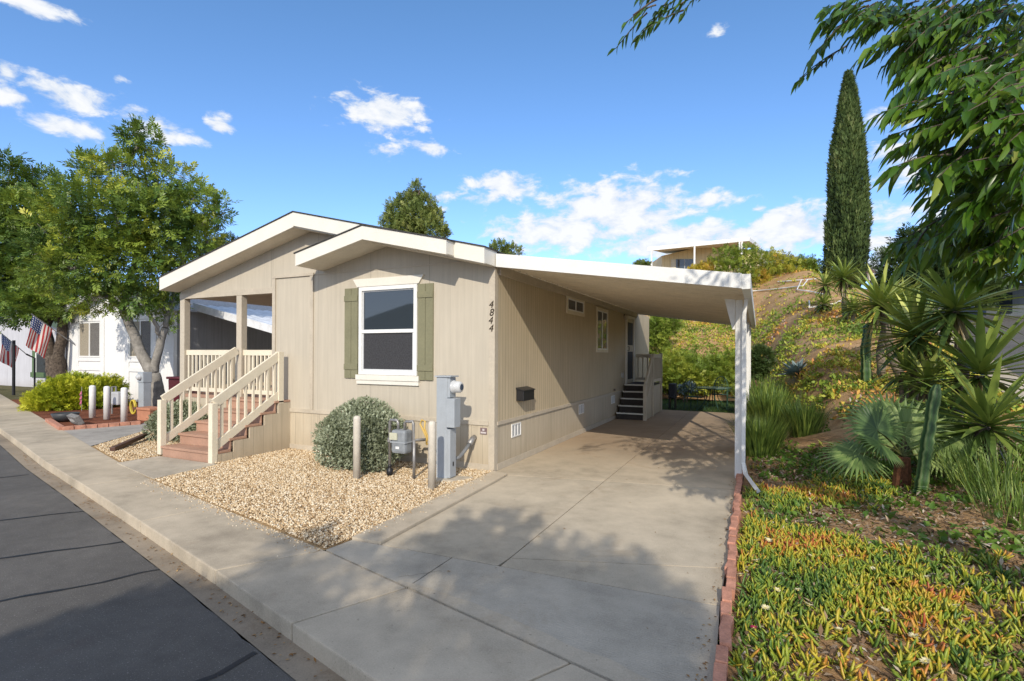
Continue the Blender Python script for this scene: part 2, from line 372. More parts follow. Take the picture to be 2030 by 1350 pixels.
def dirt(name, stops, mulch=.5):
    m, nt, b = nmat(name); p = pos(nt)
    n1 = noi(nt, p, 1.1, 6, .62); n2 = noi(nt, p, 14, 5, .7); n3 = noi(nt, p, 60, 4, .7)
    f = mth(nt, 'ADD', mth(nt, 'ADD', mth(nt, 'MULTIPLY', n1, .45), mth(nt, 'MULTIPLY', n2, .3)), mth(nt, 'MULTIPLY', n3, .25))
    nt.links.new(ramp(nt, f, stops), b.inputs['Base Color']); b.inputs['Roughness'].default_value = .95; b.inputs['Specular IOR Level'].default_value = .1
    bump(nt, b, mth(nt, 'ADD', n2, mth(nt, 'MULTIPLY', n3, .6)), .7, .03); MATS[name] = m; return m
SOIL = dirt('hill_soil', [(.36, (.18, .10, .047)), (.5, (.40, .25, .125)), (.66, (.54, .38, .22))])
GROUND = dirt('bare_ground', [(.36, (.10, .08, .055)), (.5, (.18, .15, .10)), (.66, (.26, .22, .15))])
MULCH = dirt('red_mulch', [(.36, (.06, .022, .014)), (.5, (.19, .07, .04)), (.66, (.32, .14, .085))])
GRAVB = dirt('gravel_bed', [(.36, (.22, .14, .07)), (.5, (.40, .27, .14)), (.66, (.52, .39, .23))])

# ------------------------------------------------------------------ main street (runs about 15 degrees off the front wall)
IN = [(-62,14.6),(-40,8.1),(-25.8,3.72),(-13.1,.0),(-6.82,-1.84),(-4.37,-2.54),(.07,-3.52),(2.68,-4.2),(5.1,-4.84),(7.4,-5.45)]
CU = [(-62,13.1),(-40,6.9),(-25.8,2.62),(-12.54,-1.16),(-7.2,-2.58),(-4.6,-3.2),(-.54,-4.21),(1.77,-4.83),(4.4,-5.53),(7.1,-6.25)]
AS = [(x-.03*1, y-.19) for x, y in CU]
def sheet(name, polys, mat, z=0., kind='structure', parent=None, th=0.):
    mb = MB()
    for poly in polys:
        P = [(x, y, z) for x, y in poly]
        if th: mb.prism([(x, y, z-th) for x, y in poly], (0, 0, th))
        else: mb.add(P, [tuple(range(len(P)))])
    o = mb.build(name, mat, parent)
    if kind: o['kind'] = kind
    return o
def lerp2(a, b, t): return (a[0]+(b[0]-a[0])*t, a[1]+(b[1]-a[1])*t)
def resample(pl, n):
    d = [0]
    for a, b in zip(pl, pl[1:]): d.append(d[-1]+math.dist(a, b))
    out = []
    for i in range(n):
        s = d[-1]*i/(n-1); k = max(j for j in range(len(pl)) if d[j] <= s+1e-9); k = min(k, len(pl)-2)
        out.append(lerp2(pl[k], pl[k+1], (s-d[k])/(d[k+1]-d[k])))
    return out
gr = sheet('ground', [[(-600,-600),(600,-600),(600,600),(-600,600)]], GROUND, -.32)
ASR = [(x, y+.018*noise.noise(Vector((x*3.1, 0, 0)))+.012*noise.noise(Vector((x*11, 3, 0)))) for x, y in resample(AS, 700)]
road_poly = ASR+[(40,-15)]+[(40,-26), (7,-14.2), (-14,-9.3), (-62,4)]
sheet('road', [road_poly], ASPH, -.125)
# pavement slabs with open joints; the joint by the driveway follows the photograph
cut_in = [(-62,14.6),(-40,8.1),(-25.8,3.72),(-13.1,.0),(-9.3,-1.11),(-6.82,-1.84),(-4.37,-2.54),(-2.1,-3.04),(.07,-3.52),(1.22,-3.82),(2.68,-4.2),(4.9,-4.79),(7.4,-5.45)]
cut_cu = [(-62,13.1),(-40,6.9),(-25.8,2.62),(-12.54,-1.16),(-9.6,-1.93),(-7.1,-2.6),(-4.6,-3.2),(-2.3,-3.77),(-.4,-4.25),(.86,-4.59),(2.25,-4.95),(4.5,-5.55),(7.1,-6.25)]
mb = MB()
for i in range(len(cut_in)-1):
    g = .006/max(.3, math.dist(cut_in[i], cut_in[i+1]))
    a, b = lerp2(cut_in[i], cut_in[i+1], g), lerp2(cut_in[i], cut_in[i+1], 1-g); c, d = lerp2(cut_cu[i], cut_cu[i+1], 1-g), lerp2(cut_cu[i], cut_cu[i+1], g)
    mb.prism([(d[0], d[1], -.2), (c[0], c[1], -.2), (b[0], b[1], -.2), (a[0], a[1], -.2)], (0, 0, .2))
tag(mb.build('pavement', C_WALK, None, bevel=.012), kind='structure')
sheet('gutter', [[CU[i], CU[i+1], AS[i+1], AS[i]] for i in range(len(CU)-1)], C_GUT, -.119)
# sealed cracks on the road
mb = MB()
for (ax, ay), (bx, by) in (((-4.9,-5.2),(-3.5,-3.36)),((-3.7,-6.1),(-2.09,-3.86)),((-2.5,-6.6),(-1.05,-4.15)),((.2,-7.5),(.75,-4.78)),((-7.6,-4.9),(-6.7,-2.95)),((-11.5,-4.2),(-10.6,-1.95))):
    pts = curve_pts((ax, ay, -.121), (bx, by, -.121), 12, 0, .02); 
    for p, q in zip(pts, pts[1:]):
        p[2] = q[2] = -.121; d = Vector(q)-Vector(p); n = Vector((-d.y, d.x, 0)).normalized()*random.uniform(.012, .022)
        mb.add([Vector(p)+n, Vector(q)+n, Vector(q)-n, Vector(p)-n], [(0, 1, 2, 3)])
tag(mb.build('road_crack_seal', simple('tar', (.017, .017, .019), .5, .3)), kind='structure')

# driveway: brushed apron, slabs, strip beside the house
XR = 3.42
sheet('driveway_apron', [[(.085,-3.51),(1.215,-3.805),(1.215,-3.165),(.12,-3.21)],[(1.227,-3.81),(2.675,-4.19),(3.47,-4.39),(3.42,-3.08),(1.227,-3.165)]], C_APRON, 0, th=.2)
mb_ = [[(.46,-3.185),(1.66,-3.14),(1.68,-2.96),(1.68,-.0+.17),(.3,-.12),(.34,-.6)],[(1.692,-3.14),(XR,-3.07),(XR,-2.35),(1.692,-2.95)],[(1.692,-2.938),(XR,-2.338),(XR,.49),(1.692,.17)]]
sheet('driveway', mb_, C_DRIVE, .0, th=.2)
sheet('carport_slab', [[(.02,-.03),(.30,-.108),(1.68,.182),(1.68,5.2),(.02,5.2)],[(1.692,.182),(XR,.5),(XR,5.2),(1.692,5.2)],[(.02,5.212),(1.68,5.212),(1.68,10.5),(.02,10.5)],[(1.692,5.212),(XR,5.212),(XR,10.5),(1.692,10.5)]], C_CARPORT, .0, th=.2)
sheet('curb_strip', [[(.11,-3.2),(.448,-3.185),(.325,-.6),(.29,-.12),(.01,-.04),(.03,-.6)]], C_WALK, .025, th=.2)
sheet('subgrade', [[(.0,-4.2),(3.44,-4.35),(3.44,10.5),(.0,10.5)]], simple('joint_dirt', (.06, .05, .04), .95), -.03)
# worn patch along the joint by the driveway
V = []; 
mb = MB(); N_ = 40
xs = np.linspace(1.1, 3.3, N_)
up_ = [( x, -3.79-.262*(x-1.1)+.012, .004) for x in xs]
lo_ = [( x, -3.79-.262*(x-1.1)+.05+.14*math.sin(min(1, (x-1.1)/.9)*1.57)*(.8+.35*noise.noise(Vector((x*4, 0, 0)))), .004) for x in xs]
mb.add(up_+lo_, [(i, i+1, N_+i+1, N_+i) for i in range(N_-1)])
tag(mb.build('worn_concrete', concrete('worn', (.50, .43, .33), speck=1., stainf=.1)), kind='structure')
sheet('step_pad', [[(-5.75,-2.2),(-4.36,-2.53),(-4.1,-2.58),(-4.2,-1.56),(-5.72,-1.56)]], C_PAD, .012, th=.2)
sheet('gravel_base', [[(-7.9,-1.53),(-6.82,-1.84),(-4.37,-2.54),(.07,-3.52),(.1,-3.2),(.02,0),(-4.3,.02),(-8.0,.02),(-9.5,6),(-10.2,6),(-9.3,.3)]], GRAVB, -.005)
sheet('neighbour_driveway', [[(-7.95,-1.55),(-9.3,.3),(-9.6,14),(-14.4,14),(-14.4,4.3),(-10.45,.8),(-10.9,-.66)]], concrete('neighbour_concrete', (.42, .39, .35)), -.006)
sheet('mulch_bed', [[(-10.92,-.65),(-10.45,.8),(-14.4,4.25),(-22,5.2),(-22,2.55),(-13.1,-.02)]], MULCH, -.008)
sheet('neighbour_yard', [[(-22,2.55),(-22,40),(-70,40),(-62,14.62),(-40,8.12),(-25.8,3.74)]], dirt('yard', [(.36, (.05, .05, .02)), (.5, (.12, .11, .05)), (.66, (.22, .19, .12))]), -.012)
# gravel stones: nobody could count them
def in_poly(P, poly):
    x, y = P[:, 0], P[:, 1]; r = np.zeros(len(P), bool); n = len(poly)
    for i in range(n):
        (x1, y1), (x2, y2) = poly[i], poly[(i+1) % n]
        c = ((y1 > y) != (y2 > y)) & (x < (x2-x1)*(y-y1)/(y2-y1+1e-12)+x1); r ^= c
    return r
gp = [(-7.85,-1.5),(-6.82,-1.82),(-5.78,-2.1),(-5.74,-1.5),(-4.18,-1.5),(-4.08,-2.6),(.06,-3.49),(.09,-3.2),(.02,-.02),(-8.0,-.02),(-9.2,.28)]
Q = np.column_stack([rng.uniform(-9.3, .2, 150000), rng.uniform(-3.55, .3, 150000)]); Q = Q[in_poly(Q, gp)]
near = (Q[:, 0] > -4.6) | (rng.random(len(Q)) < .6); Q = Q[near]
n = len(Q); s_ = .0065+.0105*rng.random(n)**2
V, F = instance(STONE[0], STONE[1], np.column_stack([Q, s_*.45+rng.random(n)*.008]), frames(rdir(n)), np.column_stack([s_*1.25, s_, s_*.75]))
GM, nt, b = nmat('gravel_stone'); ta = nd(nt, 'ShaderNodeAttribute', None, attribute_name='tint').outputs['Fac']
nt.links.new(ramp(nt, ta, [(0, (.26, .16, .08)), (.25, (.50, .35, .19)), (.55, (.65, .50, .31)), (.8, (.74, .62, .44)), (1, (.80, .72, .58))]), b.inputs['Base Color']); b.inputs['Roughness'].default_value = .8
tag(npmesh('gravel', V, F, GM, tint=np.repeat(rng.random(n), len(STONE[0]))), 'loose golden gravel covering the bed before the house front', 'gravel', kind='stuff')

m_ = 520; q_ = rng.random(m_); xs_ = -4.15+4.2*q_; ys_ = np.interp(xs_, [p[0] for p in IN], [p[1] for p in IN])-.012-np.minimum(rng.exponential(.05, m_), .5)
m2 = 200; y2 = rng.uniform(-3.1, -.2, m2); x2 = .10-.03*(y2+3.1)+rng.exponential(.05, m2).clip(0, .3)
P_ = np.column_stack([np.r_[xs_, x2], np.r_[ys_, y2], np.r_[np.full(m_, .003), np.full(m2, .028)]]); s_ = rng.uniform(.004, .011, m_+m2); V, F = instance(STONE[0], STONE[1], P_, frames(rdir(m_+m2)), np.column_stack([s_*1.2, s_, s_*.8]))
tag(npmesh('stray_gravel', V, F, GM, tint=np.repeat(rng.random(m_+m2), len(STONE[0]))), 'stray pebbles spilled from the gravel bed onto the paving', 'gravel', kind='stuff')
mb = MB()
for a_, b_, wd in (((1.05,-3.7),(1.3,-3.45),.0014),((1.9,1.2),(2.7,1.6),.0014)):
    pts = curve_pts((*a_, .0035), (*b_, .0035), 16, 0, .008)
    for p, q in zip(pts, pts[1:]):
        p[2] = q[2] = .0035; d = Vector(q)-Vector(p); nn = Vector((-d.y, d.x, 0)).normalized()*wd; mb.add([Vector(p)+nn, Vector(q)+nn, Vector(q)-nn, Vector(p)-nn], [(0, 1, 2, 3)])
tag(mb.build('paving_cracks', simple('crack_dirt', (.10, .085, .065), .95)), kind='structure')
# ------------------------------------------------------------------ side street on the right, climbing
H = np.array([math.sin(R(10.4)), math.cos(R(10.4))]); P0 = np.array([7.1, -2.]); NR = np.array([H[1], -H[0]])
def zroad(s): q = (np.sqrt((s-1.)**2+1.)+(s-1.))/2; return .060*q+.0010*q*q
def strip(name, u0, u1, s0, s1, mat, dz, ns=40):
    mb = MB(); ss = np.linspace(s0, s1, ns); vs = []
    for s in ss:
        z = zroad(min(s, 62))+dz
        for u in (u0, u1): q = P0+H*s+NR*u; vs.append((q[0], q[1], z))
    mb.add(vs, [(2*i, 2*i+1, 2*i+3, 2*i+2) for i in range(ns-1)]); o = mb.build(name, mat); o['kind'] = 'structure'; return o
strip('side_pavement', 0, .78, -3, 75, C_WALK, .0)
strip('side_kerb', .785, .93, -3, 75, C_GUT, -.05)
strip('side_street', .935, 8.4, -7.5, 75, ASPH, -.115)
strip('far_bank', 8.4, 60, -3, 75, SOIL, .02)
# ------------------------------------------------------------------ planted slope
def smooth01(t): t = np.clip(t, 0, 1); return t*t*(3-2*t)
def hill_z(x, y):
    x = np.asarray(x, float); y = np.asarray(y, float)
    y0 = 15.0-10.5*smooth01((x-3.0)/2.6)
    lin = np.clip((y-y0)/np.maximum(28-y0, 1), -1, 1.)
    k = .04; soft = (lin+np.sqrt(lin*lin+k*k))/2-.004
    top = 6.7*(1-.75*smooth01((-x-9)/16))
    hz = top*np.minimum(soft, 1-.02*np.exp(-((lin-1)*6)**2))
    bed = (.10*np.clip(x-3.5, 0, 3)*smooth01((y+5)/5)+.16*np.clip(x-5.2, 0, 2)*smooth01((y+1.5)/3))*smooth01((x-3.5)/.8)
    bed += .20*np.exp(-((x-4.9)**2/.5+(y-4.2)**2/1.2))
    s = (x-P0[0])*H[0]+(y-P0[1])*H[1]; u = -((x-P0[0])*NR[0]+(y-P0[1])*NR[1])
    lim = zroad(s)-.03+.72*np.clip(u, -2, 60)+.0*u
    a = hz+np.where(x > 3.4, bed, 0); d = a-lim; z = np.minimum(a, lim)-.12*np.exp(-np.abs(d)*3)*np.where(u > .5, 1, 0)
    z = np.where(u <= .3, np.minimum(z, zroad(s)-.04), z)
    return z
def bumpz(x, y): 
    v = Vector((x, y, 0)); return .10*noise.noise(v*.55)+.05*noise.noise(v*1.7)+.02*noise.noise(v*5)
def ground_at(x, y):
    return float(hill_z(x, y))+bumpz(x, y)*min(1, max(0., (float(hill_z(x, y))+.0)*2.))
gx = np.concatenate([np.arange(-60, -6, 3.), np.arange(-6, 3.5, .5), [3.47], np.arange(3.7, 14, .25), np.arange(14, 26, 1.)])
gy = np.concatenate([np.arange(-5.6, 16, .25), np.arange(16, 42, .6), np.arange(42, 100, 4.)])
XX, YY = np.meshgrid(gx, gy); ZZ = hill_z(XX, YY)
for i in range(ZZ.shape[0]):
    for j in range(ZZ.shape[1]): ZZ[i, j] += bumpz(XX[i, j], YY[i, j])*min(1, max(0, ZZ[i, j]*2))
nx = len(gx); V = np.column_stack([XX.ravel(), YY.ravel(), ZZ.ravel()])
def main_in_y(x): return np.interp(x, [p[0] for p in IN], [p[1] for p in IN])
cells = []
for i in range(len(gy)-1):
    for j in range(nx-1):
        cx, cy = (gx[j]+gx[j+1])/2, (gy[i]+gy[i+1])/2
        uu = -((cx-P0[0])*NR[0]+(cy-P0[1])*NR[1])
        if uu < -.5: continue
        if (cx > 3.45 and cy > main_in_y(cx)-.1) or cy > 14.7: cells.append((i*nx+j, i*nx+j+1, (i+1)*nx+j+1, (i+1)*nx+j))
tag(npmesh('hillside', V, [np.array(cells)], SOIL, smooth=True), kind='structure')
sheet('house_lot', [[(-9.5,.0),(.0,.0),(.0,10.5),(3.46,10.5),(3.46,10.52),(8.0,16.5),(-9.5,16.5)]], dirt('lot_soil', [(.36, (.07, .05, .03)), (.5, (.15, .11, .07)), (.66, (.24, .19, .13))]), -.03)

# ================================================================== the tan mobile home
TAN = (.525, .47, .38)
SID_F = siding('front_siding', TAN, pitch=.2, groove=.006, depth=.35, line=.16, streak=.17); SID_S = siding('side_siding', (.565, .47, .325), pitch=.102, groove=.014, depth=.7, line=.5, streak=.22)
SKIRT = siding('skirting_siding', (.55, .475, .36), pitch=.2, groove=.01, depth=.5, line=.5)
TRIM = boards('tan_trim', (.53, .465, .37)); CREAM = boards('cream_paint', (.76, .725, .645), streak=.1); RAILP = boards('rail_paint', (.74, .67, .53), streak=.14)
WHITE = simple('white_vinyl', (.80, .80, .78), .35, .04, bmp=0); SOFFIT = boards('soffit_paint', (.72, .66, .55))
OLIVE = boards('olive_paint', (.225, .215, .13), streak=.22); SHING = simple('shingle', (.055, .053, .05), .9, .5, 14, bmp=.8, bscale=40)
BLACKM = simple('black_metal', (.018, .018, .02), .4, .2, bmp=0); BROWN = boards('step_boards', (.43, .26, .185), streak=.25)
DARK = simple('dark_room', (.012, .012, .014), .8, .2, bmp=0)
def glassmat(name, c, rough=.03, spec=.8):
    m, nt, b = nmat(name); b.inputs['Base Color'].default_value = (*c, 1); b.inputs['Roughness'].default_value = rough; b.inputs['Specular IOR Level'].default_value = spec
    bump(nt, b, noi(nt, pos(nt), 1.4, 2), .04, .02); MATS[name] = m; return m
GLASS = glassmat('window_glass', (.035, .045, .055)); SCREEN = simple('insect_screen', (.045, .045, .05), .75, .35, 40, bmp=.3, bscale=300)
TEXTC = simple('number_bronze', (.05, .035, .02), .4, .2, bmp=0)
home = thing('mobile_home', 'tan single storey mobile home with cream fascia and olive green shutters', 'house', (-3.8, 5, 0))
XW, YB = -7.65, 12.4
# walls
mb = MB()
mb.box((-4.78, 0, .75), (-2.64, .12, 3.26)); mb.box((-1.44, 0, .75), (-.09, .12, 3.26)); mb.box((-2.64, 0, .75), (-1.44, .12, 1.45)); mb.box((-2.64, 0, 2.95), (-1.44, .12, 3.26))
mb.prism([(-4.78,.001,3.2605),(-3.5,.001,3.2605),(-.12,.001,3.2605),(-.3,.001,3.29),(-3.8,.001,4.18),(XW+.02,.001,3.28),(XW+.02,.001,3.06),(-4.78,.001,3.06)], (0,.12,0))
mb.build('front_wall', SID_F, home)
MB().box((-.12, .121, .75), (0, YB, 3.20)).build('side_wall', SID_S, home)
mb = MB(); mb.box((-4.66, .121, .9), (-4.78, 2.6, 3.06)); mb.box((-7.65, 2.6, .2), (-4.78, 2.72, 3.2)); mb.box((-7.65, 2.72, .0), (-7.53, YB, 3.2)); mb.box((-7.53, YB-.12, 0), (-.12, YB, 3.2))
mb.build('recessed_wall', SID_S, home)
mb = MB(); mb.box((-4.70, -.002, .0), (-.09, .10, .735)); mb.build('front_skirting', SKIRT, home)
MB().box((-.10, .101, .0), (-.003, YB, .735)).build('side_skirting', SKIRT, home)
mb = MB()
mb.box((-4.78, -.022, .70), (-.092, -.001, .765)); mb.box((0.0, .09, .70), (.022, YB, .755)); mb.box((.0005, .09, .0), (.018, 8.5, .10)); mb.box((-4.7, -.016, .0), (-.092, -.0025, .10))
mb.box((-.09, -.012, .0), (.0125, .10, 3.2))                         # corner board
mb.box((-3.82, -.024, .766), (-3.74, -.0005, 3.235)); mb.box((-4.80, -.025, .766), (-4.72, -.0005, 3.235)); mb.box((-4.80, -.030, 3.236), (-3.73, -.0005, 3.285))
mb.box((-3.73, -.012, 3.245), (-.093, .0, 3.262))
mb.build('wall_trim', TRIM, home)
MB().box((.0005, .12, 3.03), (.045, 10.25, 3.17)).build('carport_ledger', TRIM, home)
# roof: long main gable, ridge along y
def roof_sheet(xa, za, xb, zb, y0, y1, t): return [(xa, y0, za), (xb, y0, zb), (xb, y0, zb+t), (xa, y0, za+t)], (0, y1-y0, 0)
RX, RZ, SL = -3.83, 4.315, .243
zl = RZ-SL*(RX+7.72); zr_ = RZ-SL*(.05-RX)
mb = MB(); mb.prism(*roof_sheet(-7.74, zl-.01, RX, RZ, -.415, YB+.3, .02)); mb.prism(*roof_sheet(RX, RZ, .05, zr_-.01, -.415, YB+.3, .02)); 
roof = mb.build('roof', SHING, home)
BX, BZ = -2.06, 3.845
mb = MB(); mb.prism(*roof_sheet(-3.56, BZ-.224*1.5, BX, BZ, -.635, .8, .02)); mb.prism(*roof_sheet(BX, BZ, -.46, BZ-.232*1.6, -.635, -.38, .02))
mb.build('porch_gable_roof', SHING, home)
# fascia boards
def fasc(xa, za, xb, zb, y, h, t=.035): return [(xa, y, za), (xb, y, zb), (xb, y, zb-h), (xa, y, za-h)], (0, t, 0)
mb = MB(); mb.prism(*fasc(-7.7, zl+.0, RX, RZ-.004, -.4, .26)); mb.prism(*fasc(RX, RZ-.004, .035, zr_-.004, -.4, .24))
mb.prism([(.0, -.364, zr_+.004), (.0, .0, zr_+.004), (.0, .0, zr_-.235), (.0, -.364, zr_-.235)], (.035, 0, 0))
mb.build('main_fascia', CREAM, home)
zbl, zbr = BZ-.224*1.47, BZ-.232*1.58
mb = MB(); mb.prism(*fasc(-3.53, zbl-.002, BX, BZ-.004, -.62, .215)); mb.prism(*fasc(BX, BZ-.004, -.48, zbr-.002, -.62, .215))
mb.prism([(-.515, -.584, zbr+.004), (-.515, -.402, zbr+.004), (-.515, -.402, zbr-.205), (-.515, -.584, zbr-.205)], (.035, 0, 0))
mb.build('gable_fascia', CREAM, home)
mb = MB(); mb.prism(*roof_sheet(-7.69, zl-.262, RX, RZ-.266, -.362, -.002, .02)); mb.prism(*roof_sheet(RX, RZ-.266, .0, zr_-.245, -.362, -.002, .02))
mb.prism(*roof_sheet(-3.52, zbl-.215, BX, BZ-.217, -.583, -.003, .02)); mb.prism(*roof_sheet(BX, BZ-.217, -.49, zbr-.215, -.583, -.003, .02))
mb.build('soffit', SOFFIT, home)
MB().box((-7.79, -.36, zl-.15), (-7.68, YB, zl-.03)).build('gutter_trough', simple('brown_gutter', (.09, .04, .03), .5), home)
# porch: deck, beam, posts, rails, ceiling
mb = MB(); mb.box((-7.6, .02, .86), (-4.79, 2.59, .925)); mb.build('porch_deck', BROWN, home)
mb = MB(); mb.box((-7.6, .03, .05), (-5.80, .09, .855)); mb.box((-7.6, .095, .05), (-7.54, 2.6, .855)); mb.build('deck_skirt', SKIRT, home)
MB().box((-7.62, .13, 3.0), (-4.79, 2.59, 3.03)).build('porch_ceiling', simple('porch_ceiling_paint', (.40, .33, .25), .7), home)
MB().box((-7.64, -.015, 2.96), (-4.81, .125, 3.075)).build('porch_beam', TRIM, home)
for x in (-7.56, -5.76): MB().box((x-.075, -.01, .0 if x < -6 else .3), (x+.075, .12, 2.958)).build('porch_post', TRIM, home, bevel=.006)
MB().box((-7.64, 2.45, .86), (-7.53, 2.57, 3.0)).build('porch_post', TRIM, home)
def railing(p, q, z0, z1, name, parent, mat, gap=.125, ends=.04):
    p, q = Vector(p), Vector(q); d = q-p; L = d.length; mb = MB()
    up = Vector((0, 0, 1))
    mb.bar(p+up*(z1-.05), q+up*(z1-.05), .045, .11); mb.bar(p+up*z0, q+up*z0, .04, .08)
    n = max(1, int(L/gap))
    for i in range(n):
        t = (i+.5)/n; b = p+d*t; mb.bar(b+up*(z0+.03), b+up*(z1-.09), .036, .036, up=(0, 1, 0) if abs(d.normalized().y) < .5 else (1, 0, 0))
    return mb.build(name, mat, parent)
railing((-7.48, .055, 0), (-5.84, .055, 0), 1.03, 1.86, 'porch_railing', home, RAILP)
railing((-5.68, .055, 0), (-4.80, .055, 0), 1.03, 1.86, 'porch_railing', home, RAILP) if False else None
railing((-7.57, .13, 0), (-7.57, 2.44, 0), 1.03, 1.86, 'porch_railing', home, RAILP)
railing((-5.6, 1.5, 0), (-4.8, 1.5, 0), 1.03, 1.86, 'porch_railing', home, RAILP) if False else None
railing((-5.685, .055, 0), (-4.80, .055, 0), 1.03, 1.86, 'porch_railing', home, RAILP, gap=.11)
# front window
wf = MB(); x0, x1, z0, z1 = -2.655, -1.425, 1.44, 2.955
for a, b in (((x0, -.03, z0), (x0+.065, .05, z1)), ((x1-.065, -.03, z0), (x1, .05, z1)), ((x0+.066, -.03, z1-.065), (x1-.066, .05, z1)), ((x0+.066, -.03, z0), (x1-.066, .05, z0+.065)), ((x0+.066, -.024, 2.155), (x1-.066, .045, 2.215))): wf.box(a, b)
win = wf.build('window', WHITE, home, bevel=.004)
mb = MB(); 
for a, b in (((x0+.0665, -.012, z0+.0665), (x0+.095, .03, 2.15)), ((x1-.095, -.012, z0+.0665), (x1-.0665, .03, 2.15)), ((x0+.096, -.012, z0+.0665), (x1-.096, .03, z0+.095)), ((x0+.0665, .0, 2.22), (x0+.085, .035, z1-.067)), ((x1-.085, .0, 2.22), (x1-.0665, .035, z1-.067)), ((x0+.086, .0, z1-.085), (x1-.086, .035, z1-.067))): mb.box(a, b)
mb.build('sash', simple('sash_white', (.62, .63, .64), .4, .05, bmp=0), win)
MB().box((x0+.085, .012, 2.215), (x1-.085, .02, z1-.085)).build('pane', GLASS, win)
MB().box((x0+.095, .002, z0+.095), (x1-.095, .008, 2.155)).build('insect_screen', SCREEN, win)
MB().prism([(x0-.035, -.035, 2.96), (x1+.035, -.035, 2.96), (x1+.13, -.035, 3.10), (x0-.13, -.035, 3.10)], (0, .0345, 0)).build('header', CREAM, win, bevel=.003)
mb = MB(); mb.box((x0-.05, -.05, 1.345), (x1+.05, -.001, 1.435)); mb.box((x0-.04, -.035, 1.275), (x1+.04, -.001, 1.343)); mb.build('sill', CREAM, win, bevel=.003)
for sx_ in (-2.985, -1.415):
    mb = MB(); a = sx_
    for i in range(2): mb.box((a+.01+i*.152, -.03, 1.37), (a+.155+i*.152, -.0015, 2.95))
    for z in (1.52, 2.72): mb.box((a+.006, -.043, z), (a+.31, -.031, z+.10))
    mb.build('shutter', OLIVE, home, bevel=.004)
# number, plaque, vents
def textmesh(s, size, loc, rot, mat, parent, name, ext=.004, shear=0.):
    cu = bpy.data.curves.new('t', 'FONT'); cu.body = s; cu.size = size; cu.extrude = ext; cu.align_x = 'CENTER'; cu.align_y = 'CENTER'; cu.shear = shear
    o = bpy.data.objects.new('t', cu); me = bpy.data.meshes.new_from_object(o); bpy.data.objects.remove(o); bpy.data.curves.remove(cu)
    me.transform(Matrix.Translation(loc) @ rot); me.name = name
    return link(name, me, mat, parent)
RF = Matrix.Rotation(R(90), 4, 'X')
for i, ch in enumerate('4844'): textmesh(ch, .155, Vector((-.055+.012*(i % 2)-.004*i, -.016, 2.56-.122*i)), RF, TEXTC, home, 'house_number', shear=.22)
pl = MB().box((-.235, -.012, .56), (-.12, -.0025, .66)).build('plaque', simple('plaque_metal', (.20, .14, .14), .5), home)
mb = MB(); mb.box((-.225, -.0155, .575), (-.13, -.0125, .60)); mb.box((-.195, -.0155, .615), (-.16, -.0125, .648)); mb.build('plaque_relief', simple('plaque_pale', (.55, .5, .5)), pl)
for y in (.62, 4.15, 7.0):
    mb = MB(); z = .43 if y < 1 else .45; mb.box((-.0025, y, z), (.012, y+.36, z+.02)); mb.box((-.0025, y, z+.2), (.012, y+.36, z+.22))
    for k in range(4): mb.box((-.0025, y+k*.115, z+.0205), (.012, y+k*.115+.018, z+.1995))
    v_ = mb.build('foundation_vent', WHITE, home)
    MB().box((-.0025, y+.019, z+.021), (.003, y+.344, z+.199)).build('vent_mesh', simple('vent_grey', (.42, .43, .44)), v_)
# side windows and door
def side_window(y0, y1, z0, z1, split, name='side_window'):
    t = .07; mb = MB()
    for a, b in (((0, y0-t, z0-t), (.03, y0, z1+t)), ((0, y1, z0-t), (.03, y1+t, z1+t)), ((0, y0+.001, z1), (.03, y1-.001, z1+t)), ((0, y0+.001, z0-t), (.03, y1-.001, z0))): mb.box(a, b)
    o = mb.build(name, RAILP, home, bevel=.004); f = MB(); u = .03
    for a, b in (((.001, y0+.001, z0), (.022, y0+u, z1)), ((.001, y1-u, z0), (.022, y1-.001, z1)), ((.001, y0+u, z1-u), (.022, y1-u, z1)), ((.001, y0+u, z0), (.022, y1-u, z0+u))): f.box(a, b)
    m_ = (y0+y1)/2; f.box((.001, m_-.022, z0+u), (.0215, m_+.022, z1-u)) 
    f.build('sash', WHITE, o); MB().box((.001, y0+u, z0+u), (.009, m_-.0225, z1-u)).build('pane', GLASS, o); MB().box((.001, m_+.0225, z0+u), (.012, y1-u, z1-u)).build('pane', GLASS, o)
    return o
side_window(3.33, 4.42, 2.74, 3.0, 1); side_window(5.56, 6.5, 1.93, 2.92, 1)
d_ = MB().box((.0005, 8.72, .95), (.03, 9.62, 2.92)).build('side_door', boards('door_paint', (.50, .43, .33)), home)
mb = MB(); mb.box((.0005, 8.62, .93), (.05, 8.715, 3.0)); mb.box((.0005, 9.625, .93), (.05, 9.72, 3.0)); mb.box((.0005, 8.716, 2.925), (.05, 9.624, 3.0)); mb.build('door_frame', CREAM, d_)
mb = MB(); mb.box((.031, 8.82, 2.1), (.036, 9.52, 2.8)); mb.box((.031, 8.82, 1.05), (.036, 9.52, 1.9)); mb.build('door_panel', SCREEN, d_)
MB().tube([(.03, 8.80, 1.93), (.08, 8.80, 1.93), (.08, 8.80, 2.05), (.03, 8.80, 2.05)], .012, 8).build('door_handle', BLACKM, d_)
lm = MB().lathe((.07, 8.45, 2.93), [(.02,.06),(.06,.05),(.075,0),(.055,-.07),(.01,-.09)], 14).build('porch_lamp', simple('lamp_glass', (.6, .55, .45), .3, bmp=0), home, smooth=True)
MB().box((.0005, 8.42, 2.9), (.03, 8.48, 3.01)).build('lamp_bracket', BLACKM, lm)
MB().box((.0005, 8.12, 1.12), (.05, 8.24, 1.27)).build('outlet_box', simple('outlet_grey', (.5, .49, .46)), home, bevel=.006)
MB().box((.023, 7.2, .80), (.06, 7.27, .86)).build('spigot', simple('brass', (.3, .25, .2), .4, metal=.5), home)

